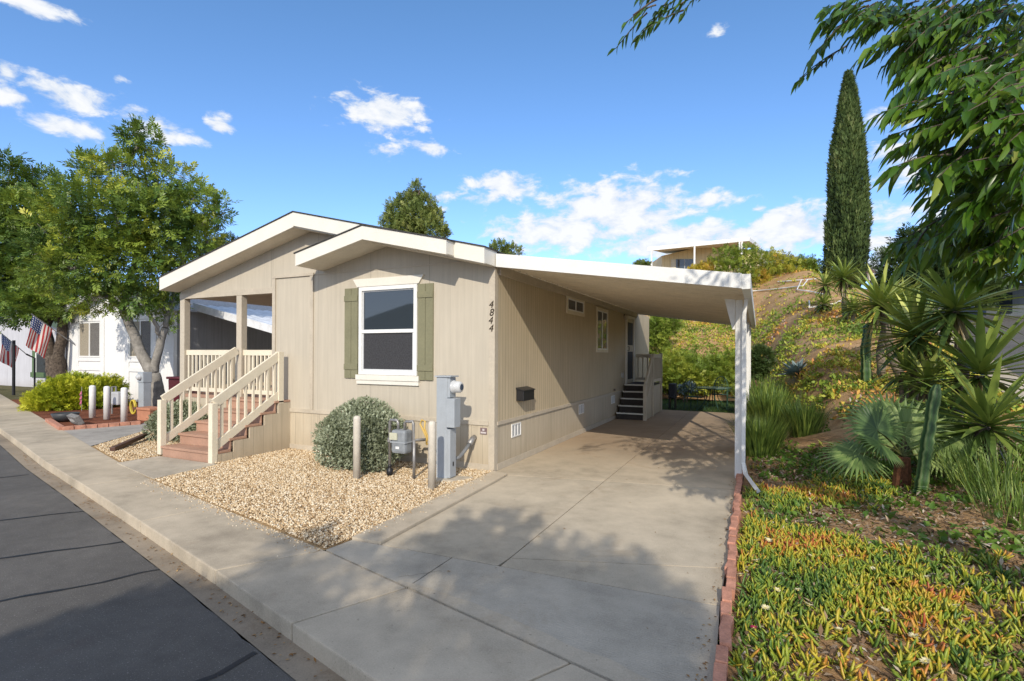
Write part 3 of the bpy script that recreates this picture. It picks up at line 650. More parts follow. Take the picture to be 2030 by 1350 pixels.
# ------------------------------------------------------------------ front steps
st = thing('porch_steps', 'brown front steps with cream handrails rising to the porch', 'steps', (-5.05, -.8, 0))
RISE = .925/5
mb = MB()
for i in range(4):
    y = -1.52+.3*i; z = RISE*(i+1)
    MB().box((-5.71, y-.025, z-.04), (-4.33, y+.30, z)).build('tread', BROWN, st, bevel=.006)
    mb.box((-5.69, y, z-RISE+.001), (-4.36, y+.025, z-.041))
mb.box((-5.69, -.325, RISE*4+.001), (-4.36, -.30, RISE*5-.041)); mb.build('riser', BROWN, st)
MB().box((-5.71, -.35, RISE*5-.04), (-4.33, .015, RISE*5)).build('tread', BROWN, st, bevel=.006)
mb = MB(); pr = [(-4.355, -1.47, .0)]
for i in range(5): pr += [(-4.355, -1.47+.3*i, RISE*(i+1)-.045), (-4.355, -1.47+.3*(i+1) if i < 4 else -.0, RISE*(i+1)-.045)]
pr += [(-4.355, -.0, .0)]
mb.prism(pr, (.03, 0, 0)); mb.build('step_side_panel', SKIRT, st)
def stair_rail(x, ybot, zb, ytop, nm, postz):
    mb = MB(); sl_ = RISE/.3
    p0, p1 = Vector((x, ybot, zb)), Vector((x, ytop, zb+(ytop-ybot)*sl_))
    mb.bar(p0, p1, .05, .15); lo = Vector((0, 0, -.72)); mb.bar(p0+lo, p1+lo, .05, .13)
    n = 8
    for i in range(n):
        t = (i+.9)/(n+.6); b = p0.lerp(p1, t); mb.bar(b+Vector((0, 0, -.06)), b+lo+Vector((0, 0, .05)), .036, .036, up=(0, 1, 0))
    mb.build(nm, RAILP, st)
    MB().box((x-.05, ybot-.07, postz), (x+.05, ybot+.03, zb+.0)).build('newel_post', RAILP, st, bevel=.005)
stair_rail(-5.765, -1.47, .98, -.05, 'handrail', .03); stair_rail(-4.375, -1.49, .98, -.22, 'handrail', .0)
MB().box((-4.44, -.26, .0), (-4.33, -.15, 1.83)).build('newel_post', RAILP, st, bevel=.005)

# ------------------------------------------------------------------ carport
cp = thing('carport', 'white metal carport awning on posts over the driveway', 'carport', (3.4, 5.5, 0))
PANW = boards('carport_white', (.76, .75, .72), .4, .1); PANU = simple('carport_underside', (.80, .71, .56), .45, .1, 3)
CX0, CX1, CZ0, CZ1, CY0, CY1 = .05, 3.47, 3.165, 2.68, -.06, 10.22
csl = (CZ1-CZ0)/(CX1-CX0)
mb = MB(); npan = 34; wv_ = (CY1-CY0-.08)/npan
prof = []
for i in range(npan):
    y = CY0+.04+i*wv_; prof += [(y, 0.), (y+wv_*.12, .022), (y+wv_*.88, .022), (y+wv_, 0.)]
vs = []
for y, h in prof: vs += [(CX0, y, CZ0+h), (CX1, y, CZ1+h)]
mb.add(vs, [(2*i, 2*i+1, 2*i+3, 2*i+2) for i in range(len(prof)-1)]); mb.build('ceiling_panels', PANU, cp)
mb = MB(); mb.prism([(CX0, CY0+.04, CZ0+.07), (CX1, CY0+.04, CZ1+.07), (CX1, CY0+.04, CZ1+.09), (CX0, CY0+.04, CZ0+.09)], (0, CY1-CY0-.08, 0)); mb.build('awning_top', PANW, cp)
MB().prism([(CX0, CY0, CZ0-.035), (CX1, CY0, CZ1-.05), (CX1, CY0, CZ1+.135), (CX0, CY0, CZ0+.165)], (0, .038, 0)).build('end_fascia', PANW, cp)
MB().prism([(CX0, CY1-.038, CZ0-.03), (CX1, CY1-.038, CZ1-.045), (CX1, CY1-.038, CZ1+.13), (CX0, CY1-.038, CZ0+.15)], (0, .038, 0)).build('end_fascia', PANW, cp)
mb = MB(); mb.box((CX1+.002, CY0+.005, CZ1-.06), (CX1+.10, CY1, CZ1+.125)); mb.build('gutter_trough', PANW, cp)
for y in (1.25, 4.0, 7.0, 9.85):
    mb = MB(); mb.box((3.35, y-.045, .0), (3.445, y+.045, CZ1-.07)); o = mb.build('post', PANW, cp, bevel=.006)
    mb = MB(); mb.prism([(3.20, y-.03, CZ1-.065+.02), (3.345, y-.03, CZ1-.07+.01), (3.345, y-.03, CZ1-.50), (3.31, y-.03, CZ1-.50)], (0, .06, 0)) if y < 2 else mb.box((3.33, y-.05, 0), (3.349, y+.05, .06))
    mb.build('bracket' if y < 2 else 'foot_plate', PANW, o)
MB().tube([(3.50, 1.15, CZ1-.05), (3.47, 1.15, CZ1-.3), (3.47, 1.12, .25), (3.50, .98, .12), (3.66, .30, .06)], .035, 4).build('downspout', PANW, cp)

# mailbox on the side wall
mbx = thing('mailbox', 'black wall mailbox hung on the sunlit tan side wall', 'mailbox', (.02, 1.02, 1.0))
MB().box((.001, .80, 1.02), (.14, 1.25, 1.21)).build('box_body', BLACKM, mbx, bevel=.01); MB().prism([(.001, .785, 1.212), (.155, .785, 1.185), (.155, .785, 1.20), (.001, .785, 1.245)], (0, .48, 0)).build('lid', BLACKM, mbx)

# steps at the side door
ss = thing('side_steps', 'steep dark steps with a tan railed landing at the side door', 'steps', (.4, 8.3, 0))
TREADB = simple('dark_treads', (.055, .045, .038), .8)
for i in range(5):
    y = 7.35+.25*i; z = .185*(i+1); 
    if i < 4:
        t_ = MB().box((.06, y, z-.03), (.80, y+.25, z)).build('tread', TREADB, ss); MB().box((.06, y-.018, z-.032), (.80, y-.001, z+.004)).build('tread_edge', CREAM, t_)
MB().box((.05, 8.35, .89), (.82, 9.9, .93)).build('landing', TREADB, ss); MB().box((.05, 8.33, .89), (.82, 8.349, .935)).build('landing_edge', CREAM, ss)
mb = MB()
for i in range(5): mb.box((.07, 7.355+.25*i, .185*i+.001), (.79, 7.37+.25*i, .185*(i+1)-.033))
mb.build('riser', TREADB, ss)
RAILD = boards('landing_paint', (.55, .48, .37))
mb = MB(); mb.prism([(.812, 7.34, .0), (.812, 7.34, .17), (.812, 8.34, .90), (.812, 8.34, .0)], (.03, 0, 0)); mb.prism([(.812, 8.45, .02), (.812, 9.8, .02), (.812, 9.8, .88), (.812, 8.45, .88)], (.03, 0, 0)); mb.build('step_side_panel', SKIRT, ss)
for y, z in ((7.36, 1.0), (8.40, 1.83), (9.86, 1.85)): MB().box((.80, y-.045, .0), (.89, y+.045, z)).build('newel_post', RAILD, ss, bevel=.005)
mb = MB(); mb.bar((.845, 7.36, .95), (.845, 8.40, 1.75), .045, .14); mb.bar((.845, 7.42, .40), (.845, 8.36, 1.12), .04, .10)
for i in range(7): t = (i+.5)/7; mb.bar((.845, 7.40+t*.95, .45+t*.72), (.845, 7.40+t*.95, .92+t*.75), .035, .035, up=(0, 1, 0))
mb.build('handrail', RAILD, ss)
railing((.845, 8.45, 0), (.845, 9.81, 0), 1.03, 1.82, 'handrail', ss, RAILD); railing((.06, 9.86, 0), (.80, 9.86, 0), 1.03, 1.82, 'handrail', ss, RAILD)

# ------------------------------------------------------------------ utilities before the front wall
GALV = simple('grey_enamel', (.36, .39, .42), .45, .08, 5, bmp=.05); GALV2 = simple('grey_cast', (.25, .27, .29), .5, .2, 12); STEEL = simple('galvanised', (.34, .33, .32), .45, .2, 20, metal=.6)
ep = thing('electric_pedestal', 'tall grey electric pedestal with a round glass meter near the corner', 'electric pedestal', (-.42, -.75, 0))
MB().box((-.52, -.80, .02), (-.34, -.62, 1.47)).build('cabinet', GALV, ep, bevel=.008)
MB().box((-.54, -.82, 1.471), (-.27, -.60, 1.49)).build('cap', GALV, ep)
MB().box((-.338, -.83, .76), (-.20, -.66, 1.17)).build('breaker_box', GALV, ep, bevel=.008)
MB().box((-.339, -.80, .04), (-.285, -.64, .73)).build('cover_plate', GALV, ep, bevel=.005)
MB().box((-.345, -.79, 1.18), (-.30, -.63, 1.465)).build('meter_socket', GALV, ep, bevel=.005)
mt_ = MB().lathe((-.30, -.71, 1.33), [(.095,0),(.095,.03),(.082,.035),(.082,.12),(.07,.14),(.02,.145)], 22, 'X').build('meter_dial', simple('meter_shell', (.55, .56, .57), .15, .1, bmp=0), ep, smooth=True)
MB().lathe((-.30, -.71, 1.33), [(.045,.1455),(.045,.150)], 16, 'X').build('meter_face', simple('meter_face', (.06, .08, .12), .2), mt_)
MB().box((-.285, -.73, .20), (-.278, -.71, .26)).build('latch', BLACKM, ep)
MB().tube([(-.34, -.66, .28), (-.33, -.50, .27), (-.335, -.34, .33), (-.34, -.12, .44)], .028, 10).build('conduit', simple('conduit_grey', (.22, .23, .24), .5), ep, smooth=True)
MB().tube([(-.34, -.17, .415), (-.34, -.06, .485), (-.34, .0, .50)], .045, 10).build('conduit_elbow', STEEL, ep, smooth=True)
MB().tube([(-.53, -.68, .75), (-.56, -.62, .5), (-.56, -.55, .35), (-.53, -.62, .2)], .012, 8).build('ground_wire', simple('wire_grey', (.12, .12, .12)), ep)
sheet('pedestal_pad', [[(-.62,-.95),(-.2,-.86),(-.05,-.55),(-.45,-.6)]], C_PAD, .03, th=.1)
gm = thing('gas_meter', 'grey gas meter on bent steel pipes beside the round shrub', 'gas meter', (-.9, -.95, 0))
bx = MB().box((-.95, -1.03, .36), (-.70, -.84, .70)).build('meter_body', GALV2, gm, bevel=.04); MB().box((-.96, -1.035, .515), (-.69, -.835, .53)).build('seam_flange', GALV, bx)
MB().box((-.96, -1.05, .56), (-.83, -1.031, .66)).build('index_plate', simple('index_pale', (.55, .55, .42), .4), bx); MB().box((-.86, -1.036, .43), (-.80, -1.0305, .465)).build('sticker', WHITE, bx)
MB().tube([(-1.03, -.95, .02), (-1.03, -.95, .80), (-1.01, -.95, .83), (-.90, -.95, .83), (-.88, -.95, .80), (-.88, -.95, .69)], .022, 10).build('inlet_pipe', STEEL, gm, smooth=True)
MB().tube([(-.76, -.95, .69), (-.76, -.95, .80), (-.74, -.95, .82), (-.62, -.95, .83), (-.61, -.95, .80), (-.61, -.95, .56), (-.58, -.92, .56), (-.48, -.80, .56)], .022, 10).build('outlet_pipe', STEEL, gm, smooth=True)
MB().tube([(-.59, -.96, .0), (-.59, -.96, .56)], .022, 10).build('riser_pipe', STEEL, gm, smooth=True)
MB().lathe((-1.03, -.95, .50), [(.028,0),(.04,.01),(.04,.06),(.028,.07)], 12).build('valve', STEEL, gm)
MB().lathe((-1.03, -.95, .02), [(.04,0),(.05,.03),(.05,.08),(.03,.10),(.025,.12),(.03,.125),(.03,.15)], 14).build('pipe_boot', BLACKM, gm, smooth=True)
gm.location.x -= .20
tl = MB().tube([(-.52, -.90, .52), (-.50, -.92, .60), (-.54, -.94, .70), (-.60, -.94, .80), (-.58, -.93, .86), (-.53, -.92, .84), (-.54, -.92, .74), (-.50, -.90, .62), (-.47, -.90, .53), (-.52, -.90, .51)], .014, 8).build('shutoff_strap', simple('yellow_strap', (.62, .42, .12), .5), None, smooth=True)
tl.location.x = -.10; tag(tl, 'yellow looped strap hanging from the gas pipe', 'strap')
BOLL = simple('bollard_paint', (.60, .55, .47), .55, .1, 8)
for (x, y), lb in zip(((-1.54, -1.3), (-.26, -1.29)), ('cream bollard standing before the round grey green shrub', 'cream bollard standing before the grey electric pedestal')):
    o = MB().lathe((x, y, 0), [(.052,0),(.052,.86),(.046,.895),(.02,.91)], 18).build('bollard', BOLL, None, smooth=True); tag(o, lb, 'bollard', 'cream bollards guarding the meters')
lg = MB().bar((-6.9, -1.68, .05), (-7.75, -.62, .11), .09, .075).build('fallen_downspout', simple('brown_pipe', (.10, .05, .035), .5), None, bevel=.008); tag(lg, 'brown metal spout lying on the gravel by the pavement', 'spout')
# ================================================================== foliage materials
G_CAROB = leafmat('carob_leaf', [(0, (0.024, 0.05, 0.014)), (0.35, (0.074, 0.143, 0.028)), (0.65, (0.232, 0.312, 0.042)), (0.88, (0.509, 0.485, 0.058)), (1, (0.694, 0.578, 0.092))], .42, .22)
G_JUN = leafmat('juniper_leaf', [(0, (.06, .12, .015)), (.35, (.24, .32, .02)), (.75, (.55, .56, .035)), (1, (.68, .62, .07))], .55, .25)
G_SAGE = leafmat('sage_leaf', [(0, (0.069, 0.075, 0.05)), (0.3, (0.188, 0.213, 0.131)), (0.7, (0.375, 0.413, 0.288)), (1, (0.575, 0.587, 0.45))], .65, .15)
G_DARK = leafmat('dark_leaf', [(0, (0.01, 0.022, 0.009)), (0.5, (0.033, 0.065, 0.019)), (1, (0.091, 0.137, 0.036))], .5, .12)
G_CYP = leafmat('cypress_leaf', [(0, (0.022, 0.04, 0.016)), (0.45, (0.07, 0.116, 0.034)), (0.8, (0.132, 0.186, 0.059)), (1, (0.202, 0.233, 0.093))], .6, .1)
G_PINE = leafmat('conifer_leaf', [(0, (0.037, 0.066, 0.022)), (0.5, (0.16, 0.216, 0.056)), (1, (0.375, 0.394, 0.112))], .55, .15)
G_OVER = leafmat('lance_leaf', [(0, (.015, .05, .006)), (.5, (.052, .135, .012)), (.85, (.13, .23, .022)), (1, (.28, .33, .07))], .32, .3, .5)
G_SHRUB = leafmat('shrub_leaf', [(0, (0.05, 0.09, 0.016)), (0.4, (0.18, 0.26, 0.036)), (0.7, (0.4, 0.4, 0.05)), (0.9, (0.6, 0.44, 0.06)), (1, (0.6, 0.28, 0.08))], .5, .25)
G_HILL = leafmat('slope_leaf', [(0, (0.098, 0.174, 0.029)), (0.3, (0.253, 0.349, 0.049)), (0.5, (0.504, 0.485, 0.068)), (0.64, (0.698, 0.426, 0.077)), (0.76, (0.581, 0.214, 0.088)), (0.88, (0.426, 0.33, 0.29)), (1, (0.659, 0.6, 0.524))], .6, .2)
G_YUC = leafmat('yucca_leaf', [(0, (0.26, 0.179, 0.081)), (0.12, (0.04, 0.081, 0.019)), (0.5, (0.122, 0.187, 0.04)), (0.85, (0.277, 0.342, 0.065)), (1, (0.52, 0.537, 0.146))], .38, .15, .5)
G_PALM = leafmat('palm_leaf', [(0, (0.038, 0.085, 0.028)), (0.5, (0.142, 0.227, 0.066)), (1, (0.359, 0.454, 0.151))], .45, .3)
G_REED = leafmat('reed_leaf', [(0, (0.039, 0.078, 0.019)), (0.5, (0.127, 0.205, 0.039)), (1, (0.312, 0.39, 0.078))], .5, .2)
G_AGAVE = leafmat('agave_leaf', [(0, (.12, .17, .17)), (1, (.30, .38, .38))], .5, .05)
G_ICE = leafmat('ice_plant_leaf', [(0, (0.047, 0.115, 0.034)), (0.3, (0.135, 0.23, 0.034)), (0.52, (0.338, 0.392, 0.041)), (0.7, (0.567, 0.446, 0.047)), (0.84, (0.621, 0.27, 0.054)), (1, (0.486, 0.121, 0.054))], .38, .18, .45)
G_WEED = leafmat('weed_leaf', [(0, (0.028, 0.077, 0.014)), (0.5, (0.084, 0.182, 0.025)), (1, (0.28, 0.392, 0.056))], .45, .3)
BARK_G = simple('smooth_grey_bark', (.27, .25, .22), .8, .35, 7, bmp=.5, bscale=22); BARK_R = simple('rough_brown_bark', (.115, .09, .07), .9, .6, 14, bmp=1., bscale=24)
BARK_T = simple('tan_stem', (.21, .165, .12), .9, .5, 18, bmp=.8, bscale=45)
def tree(name, label, loc, limbs, blobs, n, size, tmpl, mat, bark, cat='tree', group=None, radii=(.2, .12), up=.3, lo=.45, spread=.8, tint=(.1, .9), patch=1.0, flat=0., twigs=True):
    t = thing(name, label, cat, loc, group); mb = MB()
    for pts, r0, r1 in limbs:
        pts = [np.array(p, float) for p in pts]; P = []
        for a, b in zip(pts, pts[1:]): P += curve_pts(a, b, 5, 0, .02*np.linalg.norm(b-a)/1.)[:-1]
        P.append(pts[-1]); m = len(P); mb.tube(P, [r0+(r1-r0)*i/(m-1) for i in range(m)], 10)
    tips = [np.array(l[0][-1], float) for l in limbs]
    if twigs:
        for c, r in blobs:
            c = np.array(c, float); a = min(tips, key=lambda q: np.linalg.norm(q-c))
            pts = curve_pts(a, c+np.array([0, 0, r[2]*.3]), 6, .1, .08*np.linalg.norm(c-a)); mb.tube(pts, [.05*(1-i/6)+.012 for i in range(6)], 6)
            for _ in range(3):
                e = c+rng.normal(size=3)*np.array(r)*.45; mb.tube(curve_pts(pts[3], e, 4, 0, .08), [.02, .016, .011, .006], 5)
    if limbs: mb.build('trunk', bark, t, smooth=True)
    foliage('crown', blobs, n, size, tmpl, mat, t, up=up, lo=lo, spread=spread, tint=tint, patch=patch, flat=flat)
    return t
def pxblobs(L, D): return [(at(x, y, D+dd), (rx*D/FPX, rx*D/FPX*1.0, ry*D/FPX)) for x, y, rx, ry, dd in L]

# ================================================================== left: the neighbours
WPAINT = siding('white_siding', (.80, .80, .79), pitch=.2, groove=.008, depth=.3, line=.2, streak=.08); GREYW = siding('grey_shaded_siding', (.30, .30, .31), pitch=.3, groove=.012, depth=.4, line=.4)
NWH = simple('neighbour_white', (.78, .78, .77), .5, .05, bmp=.05); CURT = simple('curtain', (.34, .30, .23), .8, .3, 25, bmp=.3)
def onY(px, py, Y): d = ray(px, py); return CAM+d*((Y-CAM[1])/d[1])
NY = 4.3
nh = thing('white_house', 'white manufactured house with curtained windows behind the grey trunked tree', 'house', (-18.3, 8, 0))
xr, xl = -14.85, -21.9
MB().prism([(xl,NY,0),(xr,NY,0),(xr,NY,3.35),((xl+xr)/2,NY,4.35),(xl,NY,3.35)], (0,.12,0)).build('front_wall', WPAINT, nh)
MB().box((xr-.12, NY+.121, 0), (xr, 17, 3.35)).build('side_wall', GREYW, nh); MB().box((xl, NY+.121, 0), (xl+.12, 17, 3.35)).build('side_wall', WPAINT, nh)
mx = (xl+xr)/2
mb = MB(); mb.prism(*roof_sheet(xl-.3, 3.26, mx, 4.40, NY-.4, 17.4, .06)); mb.prism(*roof_sheet(mx, 4.40, xr+.3, 3.26, NY-.4, 17.4, .06)); mb.build('roof', simple('pale_shingle', (.42, .42, .43), .9, .25, 12, bmp=.6, bscale=30), nh)
mb = MB(); mb.prism(*fasc(xl-.28, 3.27, mx, 4.40, NY-.38, .2)); mb.prism(*fasc(mx, 4.40, xr+.28, 3.27, NY-.38, .2)); mb.build('fascia', NWH, nh)
for pa, pb in ((158, 200), (258, 302)):
    a = onY(pa, 632, NY); b = onY(pb, 706, NY); x0, x1, z1, z0 = a[0], b[0], 3.0, 1.62
    mb = MB(); t = .16; y = NY-.04
    for p, q in (((x0-t-.1,y,0.05),(x0-.02,NY-.001,z1+t)),((x1+.02,y,.05),(x1+t+.1,NY-.001,z1+t)),((x0-.019,y,z1+.02),(x1+.019,NY-.001,z1+t)),((x0-.019,y,z0-t),(x1+.019,NY-.001,z0-.02)),((x0-.019,y,1.1),(x1+.019,NY-.001,1.25))): mb.box(p, q)
    o = mb.build('window', NWH, nh, bevel=.008)
    mb = MB(); 
    for p, q in (((x0,NY-.03,z0),(x0+.05,NY-.0015,z1)),((x1-.05,NY-.03,z0),(x1,NY-.0015,z1)),((x0+.051,NY-.03,z1-.05),(x1-.051,NY-.0015,z1)),((x0+.051,NY-.03,z0),(x1-.051,NY-.0015,z0+.05)),(((x0+x1)/2-.03,NY-.032,z0+.051),((x0+x1)/2+.03,NY-.0015,z1-.051))): mb.box(p, q)
    mb.build('sash', WHITE, o); MB().box((x0+.051,NY-.012,z0+.051),((x0+x1)/2-.031,NY-.002,z1-.051)).build('pane', CURT, o); MB().box(((x0+x1)/2+.031,NY-.012,z0+.051),(x1-.051,NY-.002,z1-.051)).build('pane', simple('dim_curtain', (.16, .15, .14), .6, .4, 25), o)
na = thing('neighbour_awning', 'white corrugated awning beside the white house, seen through the porch', 'carport', (-12.5, 8, 0))
mb = MB(); x0, x1, z0, z1 = -14.8, -10.6, 3.55, 2.62; n_ = 44; vs = []
for i in range(n_+1):
    y = 5.0+i*.2; h = .03 if i % 2 else 0
    for dy in (0, .1): vs += [(x0, y+dy, z0+h), (x1, y+dy, z1+h)]
mb.add(vs, [(2*i, 2*i+1, 2*i+3, 2*i+2) for i in range(len(vs)//2-1)]); mb.build('awning_top', simple('pale_awning', (.68, .71, .76), .4, .2, 3), na)
MB().prism([(x0,4.95,z0-.2),(x1,4.95,z1-.2),(x1,4.95,z1+.06),(x0,4.95,z0+.06)], (0,.04,0)).build('front_fascia', simple('awning_white', (.74, .75, .77), .5, .15, 4), na); MB().box((x1, 4.96, z1-.16), (x1+.1, 13.8, z1+.05)).build('gutter_trough', NWH, na)
for y in (5.3, 9., 13.): MB().box((x1-.1, y, 0), (x1, y+.1, z1-.05)).build('post', NWH, na)
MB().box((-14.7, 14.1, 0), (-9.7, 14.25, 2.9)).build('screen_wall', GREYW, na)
# green trimmed house and blue house further down the street
GRN = boards('green_paint', (.10, .16, .07)); PALE = siding('pale_siding', (.58, .58, .62), pitch=.3, line=.2)
gh = thing('green_trim_house', 'pale house with green window trim and eaves behind the rough barked tree', 'house', (-31, 10, 0)); Y = 6.6
gl, gr_ = -36.5, -26.6; gm_ = (gl+gr_)/2
MB().prism([(gl,Y,0),(gr_,Y,0),(gr_,Y,3.2),(gm_,Y,4.5),(gl,Y,3.2)], (0,8,0)).build('wall', PALE, gh)
mb = MB(); mb.prism(*roof_sheet(gl-.4, 3.1, gm_, 4.52, Y-.5, Y+8, .08)); mb.prism(*roof_sheet(gm_, 4.52, gr_+.4, 3.1, Y-.5, Y+8, .08)); mb.build('roof', SHING, gh)
mb = MB(); mb.prism(*fasc(gl-.4, 3.1, gm_, 4.52, Y-.52, .28)); mb.prism(*fasc(gm_, 4.52, gr_+.4, 3.1, Y-.52, .28)); mb.box((gr_-.35, Y-.03, 0), (gr_+.01, Y-.002, 3.1)); mb.build('eave_trim', simple('pale_green', (.28, .36, .20), .6), gh)
a = onY(72, 668, Y); b = onY(97, 727, Y); mb = MB()
for p, q in (((a[0]-.3,Y-.05,b[2]-.3),(a[0],Y-.002,a[2]+.25)),((b[0],Y-.05,b[2]-.3),(b[0]+.3,Y-.002,a[2]+.25)),((a[0]+.001,Y-.05,a[2]),(b[0]-.001,Y-.002,a[2]+.25)),((a[0]-.4,Y-.08,b[2]-.55),(b[0]+.4,Y-.002,b[2]-.301))): mb.box(p, q)
o = mb.build('window', GRN, gh); MB().box((a[0]+.001,Y-.03,b[2]-.3),(b[0]-.001,Y-.003,a[2]-.001)).build('pane', GLASS, o); mb = MB(); z_ = (a[2]+b[2])/2; mb.box((a[0]+.001,Y-.045,z_-.05),(b[0]-.001,Y-.031,z_+.05)); mb.box((a[0]+.001,Y-.045,b[2]-.3),(a[0]+.1,Y-.031,a[2])); mb.build('sash', WHITE, o)
bh = thing('blue_house', 'light blue house far down the street at the picture edge', 'house', (-52, 16, 0))
MB().box((-62, 12.8, 0), (-43, 20, 3.4)).build('wall', siding('blue_siding', (.16, .34, .55), pitch=.3, line=.2), bh); MB().prism([(-62.5,12.3,3.3),(-42.5,12.3,3.3),(-52,12.3,4.9)], (0,9,0)).build('roof', SHING, bh)
# flags
def flag(name, label, px0, px1, D, pole_px, pole_d, w, h, droop):
    """cloth of 13 stripes and a starred canton, hanging in folds from a slanted pole"""
    m, nt, b = nmat('flag_cloth'); uv = nd(nt, 'ShaderNodeAttribute', None, attribute_name='cloth').outputs['Vector']; s3 = nd(nt, 'ShaderNodeSeparateXYZ', {0: uv}); u, v = s3.outputs[0], s3.outputs[1]
    st_ = mth(nt, 'LESS_THAN', mth(nt, 'FRACT', mth(nt, 'MULTIPLY', v, 6.5)), .5); can = mth(nt, 'MULTIPLY', mth(nt, 'LESS_THAN', u, .42), mth(nt, 'LESS_THAN', v, 7/13))
    fu = mth(nt, 'SUBTRACT', mth(nt, 'FRACT', mth(nt, 'MULTIPLY', u, 6/.42)), .5); fv = mth(nt, 'SUBTRACT', mth(nt, 'FRACT', mth(nt, 'MULTIPLY', v, 5/(7/13))), .5)
    star = mth(nt, 'LESS_THAN', mth(nt, 'ADD', mth(nt, 'MULTIPLY', fu, fu), mth(nt, 'MULTIPLY', fv, fv)), .075)
    c = mixc(nt, st_, (.75, .70, .66), (.50, .05, .05)); c = mixc(nt, can, c, mixc(nt, star, (.03, .06, .22), (.75, .75, .75))); nt.links.new(c, b.inputs['Base Color']); b.inputs['Roughness'].default_value = .9
    t_ = nd(nt, 'ShaderNodeBsdfTranslucent', {0: c}); nt.links.new(nd(nt, 'ShaderNodeMixShader', {0: .25, 1: b.outputs[0], 2: t_.outputs[0]}).outputs[0], nt.nodes['Material Output'].inputs[0])
    a, e = np.array(px0), np.array(px1)                            # ends of the hoist on the pole: canton end, far end
    t = thing(name, label, 'flag', pole_px)
    MB().tube([pole_px, pole_d], .018, 8).build('pole', simple('pole_grey', (.25, .25, .26), .4, metal=.3), t)
    nu, nv = 26, 20; V = []; UV = []; pd = norm(e-a); sd = np.array([pd[1], -pd[0], 0]); sd = sd/np.linalg.norm(sd)
    for i in range(nu):
        for j in range(nv):
            uu, vv = i/(nu-1), j/(nv-1); base = a+(e-a)*vv*1.0; fall = uu*w
            p = base+np.array([0, 0, -fall])-np.array([pd[0], pd[1], 0])*fall*droop; p = p+sd*(.07*math.sin(vv*9+uu*2.5)*min(1, uu*2+.1)); V.append(p); UV.append((uu, vv, 0))
    F = np.array([(i*nv+j, i*nv+j+1, (i+1)*nv+j+1, (i+1)*nv+j) for i in range(nu-1) for j in range(nv-1)])
    o = npmesh('cloth', np.array(V), [F], m, t, smooth=True); at_ = o.data.attributes.new('cloth', 'FLOAT_VECTOR', 'POINT'); at_.data.foreach_set('vector', np.array(UV, np.float32).ravel())
    return t
pb_, pt_ = onY(152, 686, NY), at(62, 622, 19.6)
q = lambda t: pb_+(pt_-pb_)*t
flag('wall_flag', 'sunlit striped flag on a slanted pole fixed to the white house', q(.97), q(.55), 0, pb_, pt_, 1.15, 0, .25)
pb_, pt_ = at(52, 702, 25.5), at(2, 660, 24)
t_ = flag('tree_flag', 'shaded striped flag on a slanted pole before the dark trees', q(.97), q(.3), 0, pb_, pt_, 1.15, 0, .2)
bp = MB(); p = on_z(27, 783); bp.tube([(p[0], p[1], 0), (p[0], p[1], 2.3)], .055, 10); o = bp.build('lamp_post', BLACKM, None); tag(o, 'slim black post beside the pavement below the shaded flag', 'post')
p_ = on_z(35, 770); MB_ = MB().tube([pb_, (pb_[0]+.2, pb_[1]+.25, pb_[2]-.2), (pb_[0]+.2, pb_[1]+.25, 0)], .04, 8); MB_.build('support_post', BLACKM, t_)
# planting bed of the white house
t = thing('juniper_bush', 'bright yellow green juniper bush spreading beside the pavement', 'bush', on_z(140, 815))
bl = pxblobs([(92, 808, 32, 34, 0), (125, 790, 45, 42, .2), (175, 790, 45, 38, .6), (205, 778, 34, 32, .9), (225, 785, 24, 40, 1.3), (150, 770, 40, 28, .9), (75, 800, 22, 22, .2)], 16.4)
foliage('crown', bl, 7500, .17, PINN, G_JUN, t, up=.55, lo=.35, spread=.7, tint=(.1, 1.), patch=1.6)
mb = MB()
for c, r in bl: mb.tube(curve_pts((c[0], c[1], 0), c, 4, 0, .06), [.05, .04, .03, .015], 6)
mb.build('stem', BARK_R, t)
wb = simple('white_bollard_paint', (.78, .77, .75), .45, .06)
for (x, y), lb in zip(((-12.97, .94), (-12.25, .93), (-11.28, .84)), ('leftmost white bollard in the red mulch bed, next to the juniper', 'middle white bollard of three in the red mulch bed', 'rightmost white bollard in the red mulch bed, nearest the driveway')):
    o = MB().lathe((x, y, 0), [(.075,0),(.075,.84),(.065,.88),(.03,.895)], 18).build('bollard', wb, None, smooth=True); tag(o, lb, 'bollard', 'white bollards in the neighbour mulch bed')
o = MB().lathe(on_z(130, 835), [(.16,0),(.25,.09),(.30,.21),(.28,.22),(.25,.19),(.05,.16)], 20).build('bowl_planter', simple('dark_bowl', (.05, .055, .06), .5), None, smooth=True); tag(o, 'dark round bowl planter at the foot of the juniper', 'planter')
p = on_z(150, 842); t = thing('name_stone', 'grey engraved stone lying at the corner of the mulch bed', 'stone sign', p)
Mr = Matrix.Translation(Vector(p)) @ Matrix.Rotation(R(-12), 4, 'Z') @ Matrix.Rotation(R(28), 4, 'X')
MB().box((-.36, 0, .0), (.36, .12, .24), Mr).build('slab', simple('slate', (.22, .21, .20), .8, .4, 20), t, bevel=.02)
mb = MB()
for i, (u0, u1, v0, v1) in enumerate(((-.24,-.13,.08,.10),(-.24,-.22,.10,.18),(-.15,-.13,.1,.16),(-.08,-.06,.08,.17),(-.02,0,.08,.17),(.04,.06,.08,.17),(-.059,.039,.15,.17),(.13,.15,.08,.17))): mb.box((u0,-.006,v0),(u1,-.0005,v1), Mr)
mb.build('engraving', simple('engraved_white', (.6, .6, .58)), t)
p = on_z(162, 815); t = thing('garden_flag', 'small pink and white garden pinwheel in front of the juniper', 'garden ornament', p)
MB().tube([p, p+np.array([0, 0, .75])], .008, 6).build('stick', STEEL, t)
mb = MB()
